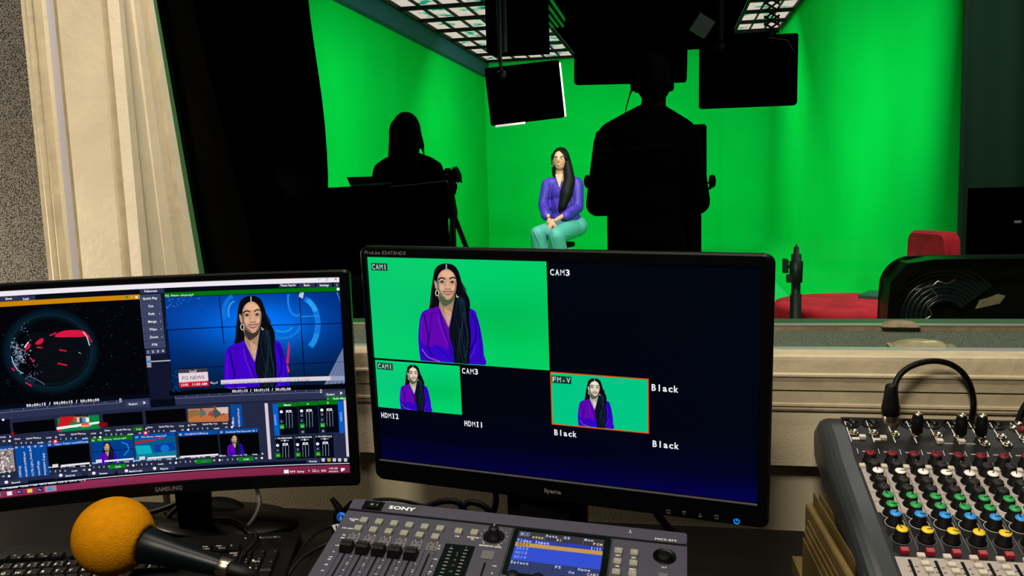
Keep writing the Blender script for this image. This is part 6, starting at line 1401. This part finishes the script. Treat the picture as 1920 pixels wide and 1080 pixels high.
m = MB(); m.ell((0.0, 0.005, 1.60), (0.090, 0.105, 0.122), 'hair_soft'); m.cap((-0.010, -0.03, 1.60), 0.090, (0.0, -0.075, 1.44), 0.085, 'hair_soft'); m.cap((-0.05, -0.04, 1.55), 0.05, (-0.055, -0.09, 1.38), 0.045, 'hair_soft'); m.cap((0.045, -0.04, 1.58), 0.055, (0.05, -0.08, 1.40), 0.045, 'hair_soft')
m.cap((0.07, -0.02, 1.60), 0.030, (0.105, -0.02, 1.505), 0.016, 'hair_soft'); m.cap((0.105, -0.02, 1.505), 0.012, (0.118, -0.02, 1.42), 0.006, 'hair_soft'); remesh(m.build('hair', op), 0.009)

# ---- presenter on a stool in front of the green wall
YP = 8.3; pr0 = atY(1062, 450, YP); P2 = Vector((pr0.x, YP, FZ))
def J(x, y, dy=0.0): return tuple(atY(x, y, YP+dy)-P2)
stz = J(1062, 446)[2]
t = thing('stool', 'tall stool under the seated presenter', 'stool', P2)
m = MB(); m.lathe([(0.11, stz-0.09), (0.12, stz-0.08), (0.12, stz-0.055), (0.11, stz-0.045), (0.0001, stz-0.045)], 'black', 28, (-0.04, 0.05, 0)); m.build('seat', t)
m = MB(); m.lathe([(0.22, 0), (0.22, 0.012), (0.03, 0.03), (0.025, stz-0.09)], 'alu', 24, (0.02, 0.02, 0)); m.build('pole', t)
m = MB(); m.tube([(0.02+0.16*math.cos(a), 0.02+0.16*math.sin(a), 0.26) for a in np.linspace(0, 2*PI, 24)], 0.01, 'alu', 8); m.build('footrest', t)
pe = thing('person', 'seated presenter in a purple blouse and pale teal trousers before the green wall', 'person', P2)
hd = Vector(J(1050, 299, -0.02))
m = MB(); c = m.cap; S = 'skin'
m.ell(hd, (0.068, 0.088, 0.104), S); m.ell(hd+Vector((0, -0.03, -0.060)), (0.046, 0.050, 0.042), S); m.ell(hd+Vector((-0.004, -0.088, -0.008)), (0.010, 0.016, 0.020), S, 10, 8)
for sg in (-1, 1): m.ell(hd+Vector((sg*0.067, 0.0, -0.012)), (0.010, 0.018, 0.028), S, 10, 8)
c(J(1051, 340), 0.050, J(1050, 318), 0.043, S)
m.ell(J(1055, 355), (0.140, 0.090, 0.13), S); m.ell(J(1058, 385), (0.115, 0.085, 0.13), S); m.ell(J(1066, 425), (0.165, 0.12, 0.10), S)
c(J(1032, 345), 0.042, J(1079, 344), 0.042, S)
for a, b, e_, h_ in (((1027, 344, 0), (1020, 380, -0.02), (1028, 406, -0.22), 1), ((1083, 344, 0), (1084, 386, -0.02), (1052, 407, -0.24), -1)):
    c(J(*a), 0.044, J(*b), 0.036, S); c(J(*b), 0.034, J(*e_), 0.022, S)
c(J(1052, 407, -0.24), 0.023, J(1036, 417, -0.30), 0.019, S)
# hands laid over each other
pa, pb = Vector(J(1032, 417, -0.31)), Vector(J(1030, 413, -0.28))
m.cap(pa+Vector((0.022, 0, 0.01)), 0.026, pa+Vector((-0.010, -0.012, -0.018)), 0.026, S, 10); m.cap(pb, 0.026, pb+Vector((0.005, -0.03, -0.035)), 0.025, S, 10)
for k in range(4):
    o = Vector((-0.022+0.013*k, -0.025-0.004*k, -0.03+0.002*k)); a = pa+o; b = a+Vector((-0.010, -0.012, -0.030-0.003*(k in (1, 2)))); e_ = b+Vector((0.004, 0.010, -0.022))
    m.cap(a, 0.0095, b, 0.0088, S, 8); m.cap(b, 0.0088, e_, 0.0075, S, 8)
for k in range(4):
    a = pb+Vector((0.022+0.004*k, -0.045, -0.022-0.012*k)); b = a+Vector((0.030, -0.008, -0.006)); m.cap(a, 0.0095, b, 0.0085, S, 8); m.cap(b, 0.0085, b+Vector((0.016, 0.012, -0.008)), 0.0075, S, 8)
m.cap(pa+Vector((0.0, -0.02, 0.015)), 0.012, pa+Vector((-0.025, -0.04, 0.002)), 0.0095, S, 8)
LK, RK = (1008, 437, -0.42), (1043, 441, -0.46)
for h_, k_, ft in (((1056, 429, 0), LK, (1014, 492, -0.34)), ((1074, 429, 0), RK, (1050, 496, -0.36))):
    c(J(*h_), 0.075, J(*k_), 0.040, S); c(J(*k_), 0.040, J(*ft), 0.034, S)
    f0 = Vector(J(*ft)); c(f0+Vector((0, 0.0, -0.06)), 0.034, f0+Vector((-0.02, -0.16, -0.09)), 0.025, S)
remesh(m.build('body', pe), 0.0075, 3)
# blouse
m = MB(); B = 'blouse'; c = m.cap
m.ell(J(1055, 357), (0.152, 0.103, 0.125), B); m.ell(J(1057, 386), (0.138, 0.105, 0.15), B); c(J(1032, 344), 0.062, J(1080, 343), 0.062, B); c(J(1041, 338, 0.03), 0.035, J(1066, 338, 0.03), 0.035, B); m.ell(J(1060, 408, -0.02), (0.155, 0.12, 0.06), B)
c(J(1026, 346), 0.058, J(1019, 382, -0.02), 0.054, B); c(J(1019, 382, -0.02), 0.056, J(1024, 404, -0.18), 0.052, B)
c(J(1083, 346), 0.060, J(1083, 388, -0.02), 0.062, B); c(J(1083, 388, -0.02), 0.062, J(1061, 405, -0.20), 0.048, B)
o = remesh(m.build('blouse', pe), 0.009, 4)
# neckline
m = MB(); q = [Vector(J(x, y, d)) for x, y, d in ((1041, 327, -0.085), (1056, 327, -0.085), (1049, 352, -0.130))]; c_ = sum(q, Vector())/3
m.add([tuple(p) for p in q]+[tuple(p+Vector((0, 0.03, 0))) for p in q], [(0, 2, 1), (3, 4, 5), (0, 1, 4, 3), (1, 2, 5, 4), (2, 0, 3, 5)], 'skin'); m.build('neckline', pe)
m = MB()
for x0_, y0_, x1_, y1_, d in ((1034, 345, 1031, 372, -0.10), (1027, 350, 1022, 378, -0.06), (1040, 372, 1046, 398, -0.13), (1078, 350, 1076, 380, -0.10), (1070, 360, 1073, 392, -0.10), (1020, 386, 1030, 392, -0.15), (1075, 392, 1063, 400, -0.20)):
    m.cap(J(x0_, y0_, d), 0.006, J(x1_, y1_, d-0.02), 0.004, 'blouse_dark', 8)
m.build('blouse_folds', pe)
# trousers
m = MB(); T_ = 'trousers'; c = m.cap
m.ell(J(1068, 425), (0.178, 0.135, 0.105), T_); m.ell(J(1080, 424, 0.02), (0.115, 0.12, 0.11), T_)
for h_, k_, ft, kr in (((1056, 427, -0.02), (1008, 438, -0.41), (1016, 484, -0.34), 0.072), ((1076, 427, -0.02), (1043, 442, -0.45), (1050, 488, -0.36), 0.080)):
    c(J(*h_), 0.102, J(*k_), kr, T_); c(J(*k_), kr, J(*ft), 0.088, T_)
remesh(m.build('trousers', pe), 0.011, 4)
for ft in ((1014, 492, -0.34), (1050, 496, -0.36)):
    f0 = Vector(J(*ft)); m = MB(); m.cap(f0+Vector((0, 0.01, -0.075)), 0.042, f0+Vector((-0.02, -0.17, -0.10)), 0.032, 'shoe'); m.build('shoe', pe)
# hair
m = MB(); Hm = 'hair'; c = m.cap
m.ell(hd+Vector((0.003, 0.035, 0.018)), (0.086, 0.092, 0.104), Hm); m.ell(hd+Vector((0.004, 0.022, 0.064)), (0.074, 0.076, 0.048), Hm); c(hd+Vector((0.02, -0.05, 0.075)), 0.016, hd+Vector((0.066, -0.045, 0.01)), 0.020, Hm); c(hd+Vector((-0.01, -0.045, 0.078)), 0.014, hd+Vector((-0.060, -0.035, 0.02)), 0.016, Hm)
c(hd+Vector((-0.058, 0.01, 0.03)), 0.032, Vector(J(1041, 328, 0.02)), 0.030, Hm); c(hd+Vector((0.055, -0.005, 0.045)), 0.036, hd+Vector((0.078, -0.01, -0.08)), 0.046, Hm)
c(hd+Vector((0.078, -0.01, -0.08)), 0.046, Vector(J(1068, 338, -0.06)), 0.055, Hm); c(Vector(J(1068, 338, -0.06)), 0.058, Vector(J(1062, 362, -0.11)), 0.064, Hm); c(Vector(J(1062, 362, -0.11)), 0.064, Vector(J(1055, 386, -0.13)), 0.042, Hm); c(Vector(J(1055, 386, -0.13)), 0.04, Vector(J(1050, 394, -0.13)), 0.022, Hm)
c(hd+Vector((0, 0.06, 0)), 0.08, Vector(J(1052, 330, 0.07)), 0.07, Hm)
remesh(m.build('hair', pe), 0.008, 3)
# face
def fpt(dx, dz, dy): return hd+Vector((dx-0.004, dy, dz))
m = MB()
for sg in (-1, 1): m.ell(fpt(sg*0.028, 0.006, -0.079), (0.014, 0.006, 0.0065), 'white', 12, 8); m.ell(fpt(sg*0.028, 0.006, -0.084), (0.0065, 0.004, 0.006), 'black', 10, 8)
m.build('eyes', pe)
m = MB()
for sg in (-1, 1): m.tube([fpt(sg*0.012, 0.021, -0.084), fpt(sg*0.030, 0.028, -0.080), fpt(sg*0.046, 0.021, -0.070)], 0.0038, 'hair', 6); m.tube([fpt(sg*0.014, 0.011, -0.084), fpt(sg*0.029, 0.0145, -0.083), fpt(sg*0.042, 0.009, -0.074)], 0.002, 'hair', 6)
m.build('eyebrows', pe)
m = MB(); m.tube([fpt(-0.026, -0.042, -0.077), fpt(-0.012, -0.049, -0.086), fpt(0.004, -0.051, -0.087), fpt(0.018, -0.048, -0.084), fpt(0.030, -0.041, -0.075)], [0.002, 0.006, 0.0075, 0.006, 0.002], 'lips', 8); m.build('mouth', pe)
m = MB(); m.tube([fpt(-0.014, -0.0485, -0.0915), fpt(0.003, -0.050, -0.0935), fpt(0.018, -0.0475, -0.089)], 0.0022, 'white', 6); m.build('teeth', pe)
for sg in (-1, 1): m = MB(); e_ = hd+Vector((sg*0.070, -0.012, -0.055)); m.tube([e_+Vector((0.011*math.cos(q)*0.7, -0.01*math.cos(q)*0.7, 0.017*math.sin(q))) for q in np.linspace(0, 2*PI, 16)], 0.0024, 'silver', 6); m.build('hoop_earring', pe)

m = MB(); m.poly([(0, 0), (1, 0), (1, 1)], 0, 'blouse') if False else None
# creases in the trousers
for pts in (((1000, 432, -0.47), (1004, 440, -0.49), (1010, 455, -0.47), (1012, 466, -0.45)), ((1022, 428, -0.40), (1027, 440, -0.42)), ((1035, 432, -0.53), (1033, 446, -0.53), (1038, 466, -0.50)), ((1046, 434, -0.50), (1062, 441, -0.42), (1070, 440, -0.34))):
    m.tube([J(*p) for p in pts], 0.006, 'trousers', 6)
m.build('trouser_creases', pe)

# gooseneck desk lamp added out of view at the far left; its light grazes the wall behind the monitors
t = thing('added_desk_lamp', 'black gooseneck desk lamp added out of view to light the wall', 'lamp', (-1.62, 1.12, DZ))
m = MB(); m.lathe([(0.07, 0.001), (0.07, 0.015), (0.02, 0.022)], 'black', 24); m.build('base', t)
m = MB(); m.tube(smooth_open([(0, 0, 0.02), (0, 0, 0.25), (0.02, 0.0, 0.40), (0.08, 0.01, 0.44)], 6), 0.007, 'black', 8); m.build('gooseneck', t)
m = MB(); m.T = Matrix.Translation((0.09, 0.012, 0.43))@Matrix.Rotation(math.radians(-60), 4, 'Y'); m.lathe([(0.015, 0.03), (0.03, 0.02), (0.05, -0.03), (0.048, -0.03), (0.028, 0.018), (0.001, 0.026)], 'black', 24); m.build('shade', t)
area('added_lamp_bulb', (-1.50, 1.135, DZ+0.40), (-0.55, 1.30, -0.50), 0.05, 0.05, 4.0, (1, 0.88, 0.70))

# dark equipment rack in front of the right-hand curtain
ra, rb_ = atY(1856, 600, 3.7), atY(1856, 356, 3.7); wr_ = 0.7; t = thing('equipment_rack', 'black equipment rack before the dark curtain at the right edge', 'equipment rack', (ra.x+wr_/2, 3.90, FZ)); hr = rb_.z-FZ
m = MB(); m.box(-wr_/2, -0.25, 0.05, wr_/2, 0.12, hr, 'void'); m.build('cabinet', t)
m = MB(); m.box(-wr_/2+0.03, -0.262, 0.08, wr_/2-0.03, -0.25, hr-0.03, 'void'); m.build('front_door', t)
for x in (-1, 1):
    m = MB(); m.box(x*wr_/2-x*0.08, -0.2, 0, x*wr_/2-x*0.02, 0.1, 0.05, 'black'); m.build('foot', t)
m = MB(); m.box(-wr_/2+0.05, -0.268, hr-0.13, -wr_/2+0.075, -0.262, hr-0.12, 'alu'); m.build('latch', t)
